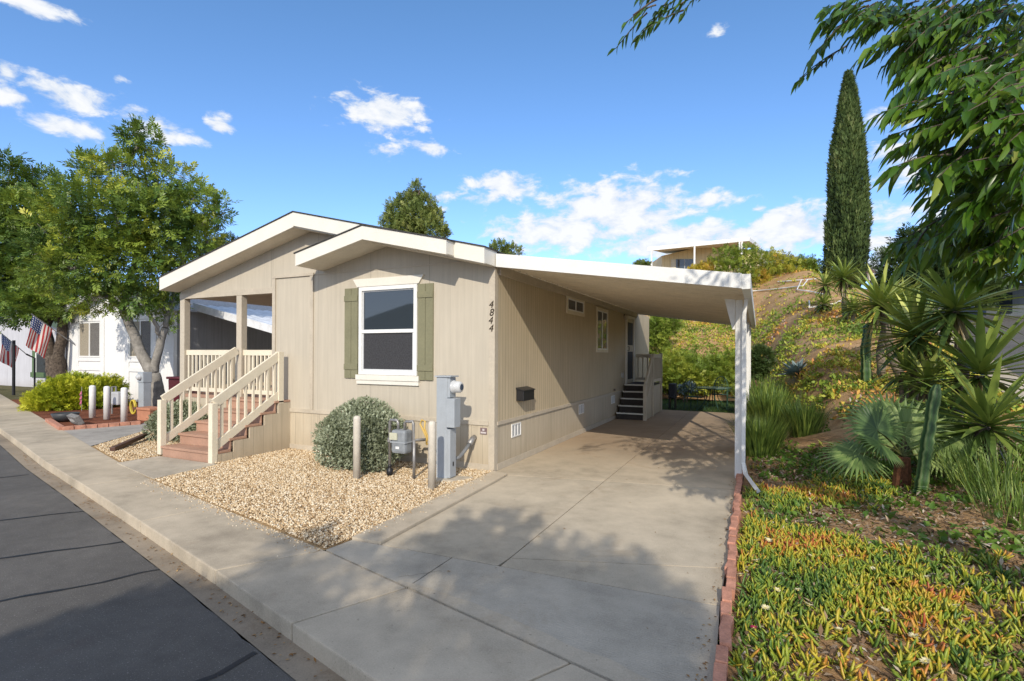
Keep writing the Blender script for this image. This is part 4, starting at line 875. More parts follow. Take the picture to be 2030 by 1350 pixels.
for k in range(6): mb.add([p+np.array([0, -.02, .62-.07*k]), p+np.array([.07*(-1)**k, -.03, .60-.07*k]), p+np.array([.02, -.02, .5-.07*k]), p+np.array([-.05, -.025, .54-.07*k])], [(0, 1, 2, 3)])
mb.build('petals', simple('pink_petal', (.60, .16, .28), .6, .5, 30), t)
mb = MB(); e0 = [(-13.1,-.0),(-10.93,-.655),(-10.46,.78)]
for a, b in zip(e0, e0[1:]):
    n_ = int(math.dist(a, b)/.21)
    for k in range(n_): p, q = lerp2(a, b, (k+.03)/n_), lerp2(a, b, (k+.95)/n_); mb.bar((*p, .03), (*q, .03), .11, .1)
BRICK = simple('clay_brick', (.52, .25, .17), .85, .3, 9, bmp=.5, bscale=50)
tag(mb.build('brick_edging', BRICK, None), 'low red brick edging around the corner of the mulch bed', 'edging')
o = MB(); p = on_z(283, 834); o.prism([(p[0]-.26,p[1],0),(p[0]+.26,p[1],0),(p[0]+.32,p[1],.28),(p[0]-.32,p[1],.28)], (0,.35,0)); o.box((p[0]-.35,p[1]-.03,.281),(p[0]+.35,p[1]+.38,.34)); tag(o.build('terracotta_planter', simple('terracotta', (.48, .22, .13), .8, .15), None, bevel=.01), 'square terracotta planter before the grey neighbour pedestal', 'planter')
p = on_z(279, 818); t = thing('utility_pedestal', 'grey utility pedestal beside the white house tree', 'electric pedestal', p)
MB().box(p+np.array([-.13, 0, 0]), p+np.array([.13, .22, .90])).build('cabinet', GALV, t, bevel=.01); MB().box(p+np.array([-.14, -.02, .901]), p+np.array([.14, .24, 1.22])).build('meter_box', GALV, t, bevel=.015)
MB().lathe(p+np.array([.0, -.02, 1.07]), [(.09,0),(.09,-.05),(.06,-.1),(.01,-.11)], 14, 'Y').build('meter_dial', simple('meter_shell', (.5, .5, .5)), t)
p = on_z(226, 822); t = thing('neighbour_gas_meter', 'small grey gas meter between the white bollards', 'gas meter', p)
MB().box(p+np.array([-.18, 0, .28]), p+np.array([.18, .2, .66])).build('meter_body', simple('pale_meter', (.45, .46, .47), .5), t, bevel=.04); MB().tube([p+np.array([-.1, .1, .66]), p+np.array([-.1, .1, .8]), p+np.array([-.3, .1, .8]), p+np.array([-.3, .1, 0])], .025, 8).build('inlet_pipe', STEEL, t)
p = on_z(262, 826); pts = [p+np.array([.12*math.cos(a), .03*a/6, .27+.19*math.sin(a)]) for a in np.linspace(0, 12.0, 40)]
tag(MB().tube(pts, .022, 8).build('garden_hose', simple('yellow_hose', (.60, .46, .06), .5), None, smooth=True), 'coiled yellow hose hanging beside the grey neighbour pedestal', 'hose')
p = on_z(346, 815); t = thing('waste_bin', 'dark maroon wheeled bin behind the cream stair rail', 'bin', p)
MAR = simple('maroon_plastic', (.09, .014, .02), .45, .1, bmp=0)
mb = MB(); mb.prism([p+np.array(v) for v in ((-.27,0,.05),(.27,0,.05),(.33,0,.98),(-.33,0,.98))], (0,.6,0)); mb.build('bin_body', MAR, t, bevel=.02); MB().box(p+np.array([-.36, -.05, .985]), p+np.array([.36, .66, 1.06])).build('lid', MAR, t, bevel=.02)
MB().lathe(p+np.array([.05, -.002, .6]), [(.09,0),(.09,-.004),(.06,-.0041),(.06,0)], 16, 'Y').build('emblem', WHITE, t)
for s_ in (-.25, .25): MB().lathe(p+np.array([s_, .55, .12]), [(.12,-.03),(.12,.03)], 14, 'X').build('wheel', BLACKM, t)

# trees of the white house
T1 = on_z(315, 812); D1 = float((T1-CAM)@Fv)
A = lambda px, py, dd=0: at(px, py, D1+dd)
limbs1 = [([T1, A(309, 775), A(303, 742)], .26, .21), ([A(303, 742), A(285, 710), A(262, 655), A(243, 612, -.2)], .19, .12), ([A(303, 745), A(313, 700), A(322, 665), A(328, 650)], .13, .10), ([A(328, 650), A(340, 600, .3), A(352, 540, .5)], .08, .04), ([A(322, 668), A(296, 625, -.4), A(280, 590, -.6)], .07, .04),
 ([A(243, 612, -.2), A(200, 575, -.3), A(150, 545, -.3)], .09, .045), ([A(243, 612, -.2), A(262, 540, 0), A(285, 480, 0)], .10, .05), ([A(285, 480), A(290, 380, .3), A(282, 290, .2)], .05, .02)]
b1 = pxblobs([(283, 285, 34, 42, 0), (262, 275, 20, 22, -.2), (330, 365, 62, 48, .3), (385, 405, 50, 45, .2), (432, 415, 26, 34, 0), (225, 345, 60, 40, -.3), (180, 335, 28, 26, 0), (290, 440, 85, 66, -.7), (205, 430, 80, 66, -1), (130, 400, 50, 44, -.3), (115, 470, 55, 55, -.6), (365, 475, 62, 50, 0), (395, 465, 30, 40, .2), (245, 520, 75, 55, -.8), (160, 530, 65, 50, -.7), (320, 555, 55, 42, 0), (190, 590, 55, 32, -.5), (270, 595, 42, 28, -.6), (340, 615, 24, 44, .3), (352, 565, 20, 40, .5), (100, 540, 45, 45, -.2), (210, 480, 60, 60, .9), (320, 430, 60, 60, 1.)], D1)
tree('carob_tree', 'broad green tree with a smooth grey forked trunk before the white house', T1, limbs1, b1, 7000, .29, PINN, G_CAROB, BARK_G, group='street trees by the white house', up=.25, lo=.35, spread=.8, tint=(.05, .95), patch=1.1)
T2 = on_z(112, 795); D2 = 21.; T2 = np.array([*at(112, 775, D2)[:2], 0]); A = lambda px, py, dd=0: at(px, py, D2+dd)
limbs2 = [([T2, A(112, 740), A(108, 705)], .34, .32), ([A(104, 712), A(92, 660), A(72, 625), A(45, 570)], .22, .12), ([A(114, 712), A(122, 670), A(122, 630), A(132, 560)], .20, .12), ([A(92, 660), A(105, 610), A(110, 560)], .12, .07), ([A(45, 570), A(32, 540, .3), A(20, 480, .3)], .10, .04)]
b2 = pxblobs([(15, 345, 30, 46, 0), (45, 350, 15, 26, 0), (5, 410, 55, 55, 0), (60, 430, 60, 50, 0), (90, 370, 38, 30, .5), (15, 480, 60, 60, .3), (75, 500, 55, 55, .2), (30, 550, 62, 55, .2), (100, 575, 52, 45, -.3), (135, 600, 40, 32, -.5), (60, 605, 50, 28, -.6), (5, 610, 40, 40, .4), (-40, 480, 60, 130, .3), (70, 500, 65, 85, 1.5)], D2)
tree('rough_bark_tree', 'green tree with a rough dark twin trunk behind the juniper bush', T2, limbs2, b2, 6200, .36, PINN, G_CAROB, BARK_R, group='street trees by the white house', up=.2, lo=.35, tint=(.0, .8), patch=.9)
c = at(10, 610, 34); tree('shade_tree', 'dark dense tree down the street behind the shaded flag', (c[0], c[1], 0), [([(c[0], c[1], 0), c], .3, .2), ([at(58, 745, 33), at(48, 690, 33)], .2, .3)], pxblobs([(0, 590, 55, 60, 0), (35, 620, 30, 40, 0), (-40, 620, 60, 60, 0), (55, 585, 35, 40, 1), (10, 660, 40, 25, 0)], 34), 2600, .55, PINN, G_DARK, BARK_R, tint=(.0, .7))
c = at(55, 800, 33); t = thing('dark_shrub', 'dark leafy trunk and shrub mass beside the blue house', 'bush', (c[0], c[1], 0)); foliage('crown', pxblobs([(52, 745, 14, 60, 0), (57, 780, 18, 20, 0), (48, 690, 16, 30, 0)], 33), 900, .4, PINN, G_DARK, t, tint=(0, .6))
c = on_z(15, 795); t = thing('street_shrub', 'light green shrub at the far left end of the pavement', 'bush', at(12, 770, 38)*np.array([1, 1, 0])); foliage('crown', pxblobs([(12, 752, 18, 22, 0), (0, 740, 22, 24, 0), (25, 765, 14, 10, 0)], 38), 700, .35, PINN, G_JUN, t, tint=(.2, 1))
# shrubs of the tan house
def sage(label, c, r, n, size, hole=None):
    t = thing('sage_shrub', label, 'shrub', (c[0], c[1], 0), 'grey green shrubs in the gravel')
    bl = [(np.array(c)+np.array(d)*np.array(r), np.array(r)*k) for d, k in (((0, 0, 0), .82), ((-.42, -.1, -.05), .58), ((.42, .0, -.08), .58), ((0, .1, .38), .60), ((-.25, -.3, -.32), .60), ((.3, -.3, -.36), .56), ((.05, -.35, .1), .55), ((-.3, .1, .3), .5), ((.3, .1, .25), .5))]
    keep = lambda P: P[:, 2] > .02
    foliage('crown', bl, n, size, QUAD, G_SAGE, t, up=.5, lo=.62, spread=.75, tint=(.05, .95), patch=3.2, keep=keep)
    mb = MB()
    for i in range(26):
        d = rdir(1, .9)[0]; d[2] = abs(d[2]); e = np.array(c)+d*np.array(r)*.85; mb.tube(curve_pts((c[0]+random.uniform(-.1, .1), c[1]+random.uniform(-.1, .1), 0), e, 5, 0, .03), [.014, .012, .009, .007, .003], 5)
    mb.build('stem', simple('twig_grey', (.26, .20, .15), .9), t); return t
sage('big round grey green shrub under the front window', (-2.03, -.62, .50), (.88, .62, .60), 30000, .05)
sage('smaller grey green shrub at the left foot of the porch steps', (-7.25, -.25, .36), (.72, .6, .46), 9000, .055)

# ------------------------------------------------------------------ trees behind the house
c = at(822, 470, 34); tree('conifer_tree', 'tall yellow green conifer rising behind the tan house roof', (c[0], c[1], 0), [([(c[0], c[1], 0), c, at(824, 380, 34)], .3, .06)], pxblobs([(824, 380, 12, 20, 0), (808, 402, 22, 18, 0), (842, 405, 22, 20, 0), (785, 420, 22, 22, 0), (822, 432, 34, 30, -.3), (775, 440, 20, 18, 0), (860, 430, 18, 20, 0), (850, 455, 35, 28, -.2), (800, 465, 40, 30, 0), (883, 464, 9, 10, 0)], 34), 5200, .30, PINN, G_PINE, BARK_R, up=.7, lo=.3, tint=(.1, 1.), patch=1.3)
c = at(1000, 505, 40); tree('distant_tree', 'small tree top showing just above the roof where the carport begins', (c[0], c[1], 3), [([(c[0], c[1], 3), c], .2, .1)], pxblobs([(990, 494, 18, 14, 0), (1015, 500, 18, 14, 0), (978, 500, 10, 10, 0), (1000, 520, 25, 18, 0)], 40), 900, .34, PINN, G_PINE, BARK_R, up=.6, tint=(.1, .8))
c = at(440, 500, 30); tree('distant_tree', 'dark tree top showing left of the tan house roof', (c[0], c[1], 0), [([(c[0], c[1], 0), c], .2, .1)], pxblobs([(452, 480, 14, 14, 0), (430, 492, 20, 16, 0), (410, 505, 24, 24, 0)], 30), 800, .3, PINN, G_DARK, BARK_R, up=.5, tint=(.3, 1))
# ================================================================== the slope
def GP(px, depth):
    """a point standing on the ground seen in column px at this depth"""
    p = at(px, 700, depth); return np.array([p[0], p[1], ground_at(p[0], p[1])])
# low ground cover all over the slope: nobody could count it
def cover_zone(P): 
    return np.array([noise.noise(Vector((p[0]*.33, p[1]*.33, 3.)))+.5*noise.noise(Vector((p[0]*1.1, p[1]*1.1, 9.))) for p in P])
def slope_cover(name, label, n, xr_, yr_, size, dens, tint, mat, tmpl, per=7, cat='ground cover'):
    P = np.column_stack([rng.uniform(*xr_, n), rng.uniform(*yr_, n)]); c = cover_zone(P)
    uu = -((P[:, 0]-P0[0])*NR[0]+(P[:, 1]-P0[1])*NR[1])
    k = (uu > .25) & (((P[:, 0] > 3.75) & (P[:, 1] > main_in_y(P[:, 0])+.2)) | (P[:, 1] > 15.3)) & (rng.random(n) < dens(P, c)); P, c = P[k], c[k]
    z = np.array([ground_at(x, y) for x, y in P]); n = len(P)
    base = np.column_stack([P, z-.02]); PP = np.repeat(base, per, 0)+rng.normal(size=(n*per, 3))*np.array([.10, .10, .015])
    D = rdir(n*per, 1.0); sc = size*(.5+.9*rng.random(n*per)); V, F = instance(tmpl[0], tmpl[1], PP, frames(D, roll=rng.normal(size=n*per)*.8), sc)
    ti = np.clip(np.repeat(tint(P, c, z), per)+rng.normal(size=n*per)*.06, 0, 1)
    return tag(npmesh(name, V, F, mat, tint=np.repeat(ti, len(tmpl[0]))), label, cat, kind='stuff')
def hill_tint(P, c, z):
    a = np.array([noise.noise(Vector((p[0]*.45+20, p[1]*.45, 0)))*1.1+.5*noise.noise(Vector((p[0]*1.6, p[1]*1.6, 5))) for p in P])
    return np.clip(.40+.45*a+rng.normal(size=len(P))*.10, 0, 1)
def hill_dens(P, c):
    z = hill_z(P[:, 0], P[:, 1]); d = np.clip(.75+c*1.6, .05, 1); bare = smooth01((z-2.6)/1.8)*(P[:, 0] > 3.0); d = d*(1-.86*bare)
    d = np.where((P[:, 0] < 3.2), np.maximum(d, .75), d)
    return np.where((P[:, 0] > 3.4) & (P[:, 1] < 5.5), d*.25*(c > .05), d)
slope_cover('slope_plants', 'low green, yellow and rusty plants covering the slope', 20000, (-1.5, 12), (3, 30), .115, hill_dens, hill_tint, G_HILL, QUAD, 12)
# broad leafed ground plants of the bed
def weed_dens(P, c): return np.where((P[:, 1] > -1.6) & (P[:, 1] < 7.5), np.clip(.50+c*1.5, .06, .95), 0)*np.where((np.abs(P[:, 0]-4.9) < .6) & (np.abs(P[:, 1]-4.2) < .9), .0, 1)
slope_cover('bed_ground_plants', 'broad green leafy weeds in the shade of the planting bed', 5200, (3.55, 9), (-1.9, 7.5), .075, weed_dens, lambda P, c, z: .35+.35*rng.random(len(P)), G_WEED, T_leaf(.7, .25, .14), 9)
# ice plants in front
def ice():
    n = 7600; P = np.column_stack([rng.uniform(3.55, 7.2, n), rng.uniform(-5.2, 2.2, n)])
    c = np.array([noise.noise(Vector((p[0]*.9, p[1]*.9, 1.7))) for p in P])
    inn = P[:, 1] > main_in_y(P[:, 0])+.05
    edge = -1.15+.25*np.sin(P[:, 0]*2.3)-.40*np.clip(P[:, 0]-4.6, 0, 3)   # beyond this the carpet breaks up
    d = np.where(P[:, 1] < edge, np.clip(.80+1.5*c, .10, 1), np.clip(.16+1.0*(c-.05), 0, .6))
    d = np.where((P[:, 0] > 5.4) & (P[:, 1] > -2.4), d*.35, d)
    k = inn & (rng.random(n) < d); P, c = P[k], c[k]; n = len(P)
    per = 10; z = np.array([ground_at(x, y) for x, y in P])
    PP = np.repeat(np.column_stack([P, z-.005]), per, 0)+rng.normal(size=(n*per, 3))*np.array([.030, .030, .006])
    lean = np.repeat(rng.normal(size=(n, 3))*np.array([.45, .45, 0]), per, 0)
    D = norm(rng.normal(size=(n*per, 3))*np.array([.62, .62, .25])+np.array([0, 0, 1.05])+lean); L = .102*(.5+.75*rng.random(n*per))
    V, F = instance(FING[0], FING[1], PP, frames(D, roll=rng.uniform(0, 6.28, n*per)), L)
    hue = np.array([.85*noise.noise(Vector((p[0]*1.0+7, p[1]*1.0, 0)))+.65*noise.noise(Vector((p[0]*3.6, p[1]*3.6, 2))) for p in P])
    ti = np.clip(np.repeat(.34+.58*hue+rng.normal(size=n)*.10, per)+rng.normal(size=n*per)*.09, 0, 1)
    tt = np.repeat(ti, len(FING[0])).reshape(-1, len(FING[0])); tt += (FING[0][:, 0]**2)[None]*.22; tt = np.clip(tt, 0, 1)
    tag(npmesh('ice_plants', V, F, G_ICE, tint=tt.ravel(), smooth=True), 'succulent green, yellow and orange ice plants filling the front bed', 'ground cover', kind='stuff')
ice()
# dry leaf litter and bark between the plants
n = 24000; P = np.column_stack([rng.uniform(3.55, 7.6, n), rng.uniform(-5.2, 3.5, n)]); k = P[:, 1] > main_in_y(P[:, 0])+.05; P = P[k]; n = len(P)
z = np.array([ground_at(x, y) for x, y in P]); V, F = instance(QUAD[0]*np.array([1, .7, 1]), QUAD[1], np.column_stack([P, z+.018+.012*rng.random(n)]), frames(norm(rng.normal(size=(n, 3))*np.array([1, 1, .40]))), rng.uniform(.02, .085, n))
LIT = leafmat('dry_litter', [(0, (.07, .04, .022)), (.4, (.22, .14, .085)), (.75, (.42, .32, .22)), (1, (.60, .52, .42))], .9, .05, .1)
tag(npmesh('leaf_litter', V, F, LIT, tint=np.repeat(rng.random(n), 4)), 'dry leaves and bark scraps lying on the soil of the bed', 'leaf litter', kind='stuff')
# flowers
def flower_proto(name, label, grp, cpet, r):
    t = thing(name, label, 'flower', (0, 0, 0), grp); n = 34; a = np.linspace(0, 6.283, n, endpoint=False)+rng.normal(size=n)*.06
    D = np.column_stack([np.cos(a), np.sin(a), .25+.25*rng.random(n)]); q = T_quad(.22); V, F = instance(q[0], q[1], np.zeros((n, 3)), frames(norm(D)), r*(.8+.35*rng.random(n)))
    npmesh('petals', V, F, simple('petal_'+name+grp[:5], cpet, .6, .12, 60, bmp=0), t)
    MB().lathe((0, 0, 0), [(.28*r, -.1*r), (.3*r, .12*r), (.12*r, .22*r)], 10).build('flower_centre', simple('flower_centre', (.62, .52, .16), .7, .2), t)
    return t
FL = {'cream': ('pale yellow ice plant flower among the green succulents', 'pale yellow flowers in the ice plants', (.80, .72, .45), .032, [(1525,1072),(1608,1103),(1835,1312),(1838,1145),(1603,1200),(1730,1128),(1521,1070),(1548,1068),(1698,1161),(1500,1112)]),
      'pink': ('pale pink ice plant flower among the green succulents', 'pale pink flowers in the ice plants', (.72, .46, .50), .03, [(1540,1170),(1582,1170),(1668,1103),(1468,1140),(1664,1248),(1812,1262),(1755,1210),(1518,1206),(1895,1202)])}
for nm, (lb, grp, cc, r, pts) in FL.items():
    f0 = flower_proto('ice_plant_flower', lb, grp, cc, r)
    for i, (px, py) in enumerate(pts):
        p = on_z(px, py, .17); z = ground_at(p[0], p[1]); p = on_z(px, py, z+.075)
        o = f0 if i == 0 else dup(f0); o.location = tuple(p); o.rotation_euler = (random.uniform(-.4, .4), random.uniform(-.4, .4), random.uniform(0, 6)); o.scale = (random.uniform(.8, 1.2),)*3
f0 = flower_proto('ice_plant_flower', 'small magenta ice plant flower near the brick edging', 'magenta flowers', (.45, .02, .10), .024); p = on_z(1494, 1245, .08); f0.location = tuple(p)
# clay bricks along the driveway
bb = MB().box((-.10, -.034, -.06), (.10, .034, .035)).build('edging_brick', BRICK, None, bevel=.006); tag(bb, 'red clay edging brick in the row between the driveway and the ice plants', 'brick', 'bricks edging the driveway')
y = -4.25; i = 0
while y < 1.7:
    x = 3.485 - .012*(y+4.2)+random.uniform(-.012, .012); o = bb if i == 0 else bb.copy()
    if i: col.objects.link(o)
    o.location = (x, y, .03+random.uniform(-.01, .01)); o.rotation_euler = (random.uniform(-.06, .06), random.uniform(-.08, .08), R(90)+random.uniform(-.09, .09)); y += .208; i += 1
# ------------------------------------------------------------------ plants with swords, fans and ribs
def yucca(label, base, top, n, L, tw=.07, bend=.12, rad=(.07, .05), mid=None, tint=.45, dry=14, dead=True, zmin=-.55):
    base, top = np.array(base, float), np.array(top, float); t = thing('yucca', label, 'yucca', base, 'yuccas on the slope')
    pts = [base]+([np.array(mid, float)] if mid is not None else [])+[top]; P = []
    for a, b in zip(pts, pts[1:]): P += curve_pts(a, b, 6, 0, .02)[:-1]
    P.append(top); m = len(P); MB().tube(P, [(rad[0]+(rad[1]-rad[0])*i/(m-1))*(1+.12*random.uniform(-1, 1)) for i in range(m)], 9).build('trunk', BARK_T, t, smooth=True)
    zc = np.linspace(.98, zmin, n)+rng.normal(size=n)*.05; zc = np.clip(zc, -.9, .99); a = np.arange(n)*2.39996+rng.normal(size=n)*.15; s = np.sqrt(1-zc*zc)
    D = np.column_stack([s*np.cos(a), s*np.sin(a), zc]); Pb = top+np.column_stack([np.cos(a)*.03, np.sin(a)*.03, (zc)*.10]); ln = L*(.75+.35*rng.random(n))*(1-.12*np.abs(zc-.3))
    tv, tf = T_sword(5, tw/L, bend/L); V, F = instance(tv, tf, Pb, frames(D), ln); ti = np.clip(tint+.25*zc+rng.normal(size=n)*.10, .13, 1)
    parts = [(V, F, np.repeat(ti, len(tv)))]
    if dead:
        a = rng.uniform(0, 6.28, dry); D = np.column_stack([np.cos(a)*.5, np.sin(a)*.5, -np.ones(dry)]); Vd, Fd = instance(tv, tf, top+np.column_stack([np.cos(a)*.04, np.sin(a)*.04, -rng.random(dry)*.15]), frames(norm(D)), L*(.4+.3*rng.random(dry))); parts.append((Vd, Fd, np.full(len(Vd), .03)))
    V, F, T_ = merge(parts); npmesh('crown', V, F, G_YUC, t, tint=T_); return t
def yuc(label, px, ptop, D, px_base=None, px_mid=None, n=75, L=.8, **k):
    top = at(px, ptop, D); b = GP(px_base or px, D); m = at(*px_mid, D) if px_mid else None
    return yucca(label, b, top, n, L, mid=m, **k)
yuc('tall yucca with a curved bare trunk and dark green crown', 1893, 618, 7.4, 1886, (1912, 705), n=85, L=1.0, tint=.40, rad=(.085, .06))
yuc('large dark green yucca rosette at the right beside the pavement', 1945, 745, 6.9, 1945, None, n=64, L=1.12, tw=.07, tint=.38, rad=(.09, .08), zmin=-.35)
yuc('large bright yucca rosette low at the right, in front of the others', 1958, 848, 6.3, 1958, None, n=64, L=1.0, tw=.07, tint=.50, rad=(.09, .09), zmin=-.45, dry=8)
yuc('yucca with a stout straight trunk and spreading pale crown', 1816, 668, 8.2, 1806, None, n=95, L=.95, tint=.62, rad=(.09, .07))
yuc('yucca with a leaning branched trunk and yellow green crown', 1746, 606, 11.5, 1790, (1760, 672), n=95, L=1.05, tint=.66, rad=(.10, .07))
yuc('yucca crown just right of the leaning one, smaller and greener', 1790, 612, 12.2, 1745, (1752, 660), n=80, L=.85, tint=.58, rad=(.09, .06))
yuc('low yellow green yucca rosette under the stout trunk', 1838, 762, 7.4, 1832, None, n=60, L=.62, tw=.05, tint=.66, rad=(.06, .06), dry=6)
yuc('small yucca rosette left of the stout trunk', 1795, 738, 8.0, 1796, None, n=50, L=.55, tw=.05, tint=.55, rad=(.06, .06), dry=6)
yuc('slender yucca standing up the slope before the cypress', 1672, 552, 17.5, 1676, None, n=75, L=.85, tint=.62, rad=(.09, .06))
yuc('thin small yucca up the slope beside the white pipes', 1636, 566, 20, 1632, None, n=60, L=.7, tint=.62, rad=(.06, .045))
yuc('stemless yucca tuft at the foot of the slender one', 1690, 612, 17, 1690, None, n=55, L=.62, tint=.5, rad=(.06, .06), dry=5)
yuc('tiny yucca tuft by the white pipe corner', 1634, 604, 19.5, 1634, None, n=45, L=.55, tint=.65, rad=(.05, .05), dry=4)
# blue agave, cacti
p = GP(1580, 15.5); p = at(1580, 658, 15.5); p[2] = ground_at(p[0], p[1]); t = thing('agave', 'blue grey agave rosette in the middle of the slope', 'agave', p); n = 34; zc = np.linspace(.97, .1, n); a = np.arange(n)*2.4; s = np.sqrt(1-zc**2)
tv, tf = T_sword(4, .22, .04, .5); V, F = instance(tv, tf, np.tile(p+np.array([0, 0, .05]), (n, 1)), frames(np.column_stack([s*np.cos(a), s*np.sin(a), zc])), .62*(.8+.3*rng.random(n))); npmesh('leaves', V, F, G_AGAVE, t, tint=np.repeat(rng.random(n), len(tv)))
def cactus(label, pts, rad, ribs=5):
    t = thing('column_cactus', label, 'cactus', pts[0]); pts = [np.array(p, float) for p in pts]; P = []
    for a, b in zip(pts, pts[1:]): P += curve_pts(a, b, 14, 0, .004)[:-1]
    P.append(pts[-1]); V = []; m = len(P); k = ribs*4; spines = []
    for i, c in enumerate(P):
        tt = i/(m-1); r = rad*(1-.15*tt)*(1+.06*math.sin(i*1.9)+.05*math.sin(i*.6))*min(1, (1.02-tt)*12)**.5
        for j in range(k):
            an = 6.2832*j/k+.35; rr = r*(.62+.38*abs(math.cos(an*ribs/2-.35*ribs/2))**.7+(.10 if j % 4 == 0 and i % 2 == 0 else 0)); V.append(c+np.array([math.cos(an)*rr, math.sin(an)*rr, 0]))
    F = np.array([(i*k+j, i*k+(j+1) % k, (i+1)*k+(j+1) % k, (i+1)*k+j) for i in range(m-1) for j in range(k)])
    cap = np.array([[(m-1)*k+j for j in range(k)]]); ti = np.tile([.15 if j % 4 == 2 else (.9 if j % 4 == 0 else .5) for j in range(k)], m)
    npmesh('stem', np.array(V), [F, cap], leafmat('cactus_skin', [(0, (.012, .035, .012)), (.6, (.05, .11, .03)), (1, (.20, .24, .09))], .5, 0.) if 'cactus_skin' not in MATS else MATS['cactus_skin'], t, tint=ti); return t
b = GP(1826, 6.1); cactus('tall ribbed green cactus column leaning slightly in the front bed', [b, at(1828, 960, 6.1), at(1842, 860, 6.1), at(1858, 762, 6.1)], .074)
b = GP(1718, 12.2); cactus('pale green cactus column beside the leaning yucca', [b, at(1716, 690, 12.2), at(1723, 640, 12.2)], .11)
# fan palm
def fan(c, d, up, r, n=34, spread=2.5):
    d = norm(np.array(d, float)); up = np.array(up, float); sd = norm(np.cross(d, up)); parts_v = []; Vs, Fs, k = [], [], 0
    for i in range(n):
        a = (i/(n-1)-.5)*2*spread; dirv = d*math.cos(a)+sd*math.sin(a); nn = norm(np.cross(dirv, norm(np.cross(up, dirv))+1e-6)) if False else up
        l = r*(1-.22*(abs(a)/spread)**2)*random.uniform(.92, 1.04); wd = norm(np.cross(dirv, up))
        ts = (0, .25, .5, .8, 1.); ws = (.012, .040, .042, .016, .0)
        for tt, ww in zip(ts, ws):
            dr = -up*.0+np.array([0, 0, -.16*r*tt**3]); fold = up*(ww*.5*r)
            Vs += [c+dirv*l*tt+wd*ww*r+dr, c+dirv*l*tt+fold+dr, c+dirv*l*tt-wd*ww*r+dr]
        for j in range(4): Fs += [(k+3*j, k+3*j+1, k+3*j+4, k+3*j+3), (k+3*j+1, k+3*j+2, k+3*j+5, k+3*j+4)]
        k += 15
    return np.array(Vs), np.array(Fs)
pb = GP(1788, 6.5); t = thing('fan_palm', 'low fan palm with wide pleated leaves behind the ribbed cactus', 'palm', pb); crown = at(1790, 905, 6.5)
MB().tube([pb-np.array([0, 0, .05]), crown], [.11, .08], 10).build('trunk', simple('palm_fibre', (.16, .065, .03), .9, .5, 30, bmp=1., bscale=60), t)
FR = [((1738, 852), -.2, (-.5, .1, .9), (.2, -.75, .65), .46, .15), ((1792, 862), .1, (.15, .2, 1), (-.1, -.9, .35), .60, .68), ((1868, 862), .0, (.9, .2, .25), (-.35, -.6, .75), .58, .75), ((1702, 900), -.1, (-1, -.1, -.05), (0, -.5, .9), .50, .55), ((1760, 835), .5, (-.3, .6, .8), (.1, -.9, .5), .62, .5), ((1840, 830), .5, (.5, .7, .6), (-.1, -.8, .6), .55, .45), ((1862, 905), -.1, (1, -.1, -.1), (0, -.4, .9), .42, .95), ((1745, 880), -.3, (-.7, -.5, .3), (.1, -.5, .85), .38, .35)]
for (px, py), dd, d, up, r, ti in FR:
    c = at(px, py, 6.5+dd); V, F = fan(c, d, norm(np.array(up)), r); o = npmesh('frond', V, [F], G_PALM, t, tint=np.clip(ti+.12*np.repeat(rng.normal(size=len(V)//15), 15), 0, 1))
    MB().tube(curve_pts(crown, c, 5, .03), .011, 6).build('frond_stalk', simple('palm_stalk', (.12, .13, .04), .6), o)
# reeds beside the carport posts
def reeds(label, c, n, h, r):
    t = thing('reed_clump', label, 'reeds', c, 'reed clumps beside the carport'); mb = None; tv, tf = T_sword(4, .016, .16, .3)
    a = rng.uniform(0, 6.28, n); q = np.sqrt(rng.random(n))*r; P = np.array(c)+np.column_stack([q*np.cos(a), q*np.sin(a)*1.3, np.full(n, -.03)]); D = norm(np.column_stack([np.cos(a)*.32*q/r+rng.normal(size=n)*.10, np.sin(a)*.32*q/r+rng.normal(size=n)*.10, np.ones(n)]))
    V, F = instance(tv, tf, P, frames(D), h*(.55+.5*rng.random(n))); npmesh('blades', V, F, G_REED, t, tint=np.repeat(np.clip(.5+.25*rng.normal(size=n), 0, 1), len(tv))); return t
reeds('tall dark reed clump against the foot of the first carport post', GP(1507, 9.5), 800, .82, .26); reeds('tall reed clump further back behind the carport posts', GP(1527, 12.5), 800, 1.15, .40); reeds('shorter reed clump standing alone right of the carport posts', GP(1595, 10.6), 650, .80, .26)
reeds('pale reed clump at the back of the carport row', GP(1512, 15.5), 700, 1.3, .5)
reeds('bright strap leafed clump at the right, beneath the low yucca', GP(1985, 5.7), 260, .62, .42); reeds('strap leafed clump beside the right picture edge in front of the dirt', GP(2025, 5.0), 200, .42, .34); reeds('low strap leafed clump right of the fan palm', GP(1905, 6.6), 240, .55, .45)
# bushes at the foot of the slope, seen under the carport, and shrubs before the upper house
def bush(label, bl, n, size, mat, tint, tmpl=PINN, cat='bush', name='slope_bush', group=None, **k):
    c = np.mean([b[0] for b in bl], 0); t = thing(name, label, cat, (c[0], c[1], ground_at(c[0], c[1]) if c[1] > 14.7 or c[0] > 3.5 else 0), group); foliage('crown', bl, n, size, tmpl, mat, t, tint=tint, **k)
    mb = MB(); z0 = t.location.z
    for b in bl: mb.tube(curve_pts((c[0]*.5+b[0][0]*.5, c[1]*.5+b[0][1]*.5, z0-.1), b[0], 4, 0, .04), [.04, .03, .02, .01], 6)
    mb.build('stem', BARK_T, t); return t
bush('round yellow green bush at the foot of the slope, left of the patio table', pxblobs([(1330, 735, 40, 36, 0), (1350, 748, 40, 26, -.3), (1310, 745, 25, 26, 0), (1365, 728, 28, 26, .3)], 21.5), 2600, .22, G_SHRUB, (.15, .75), up=.4)
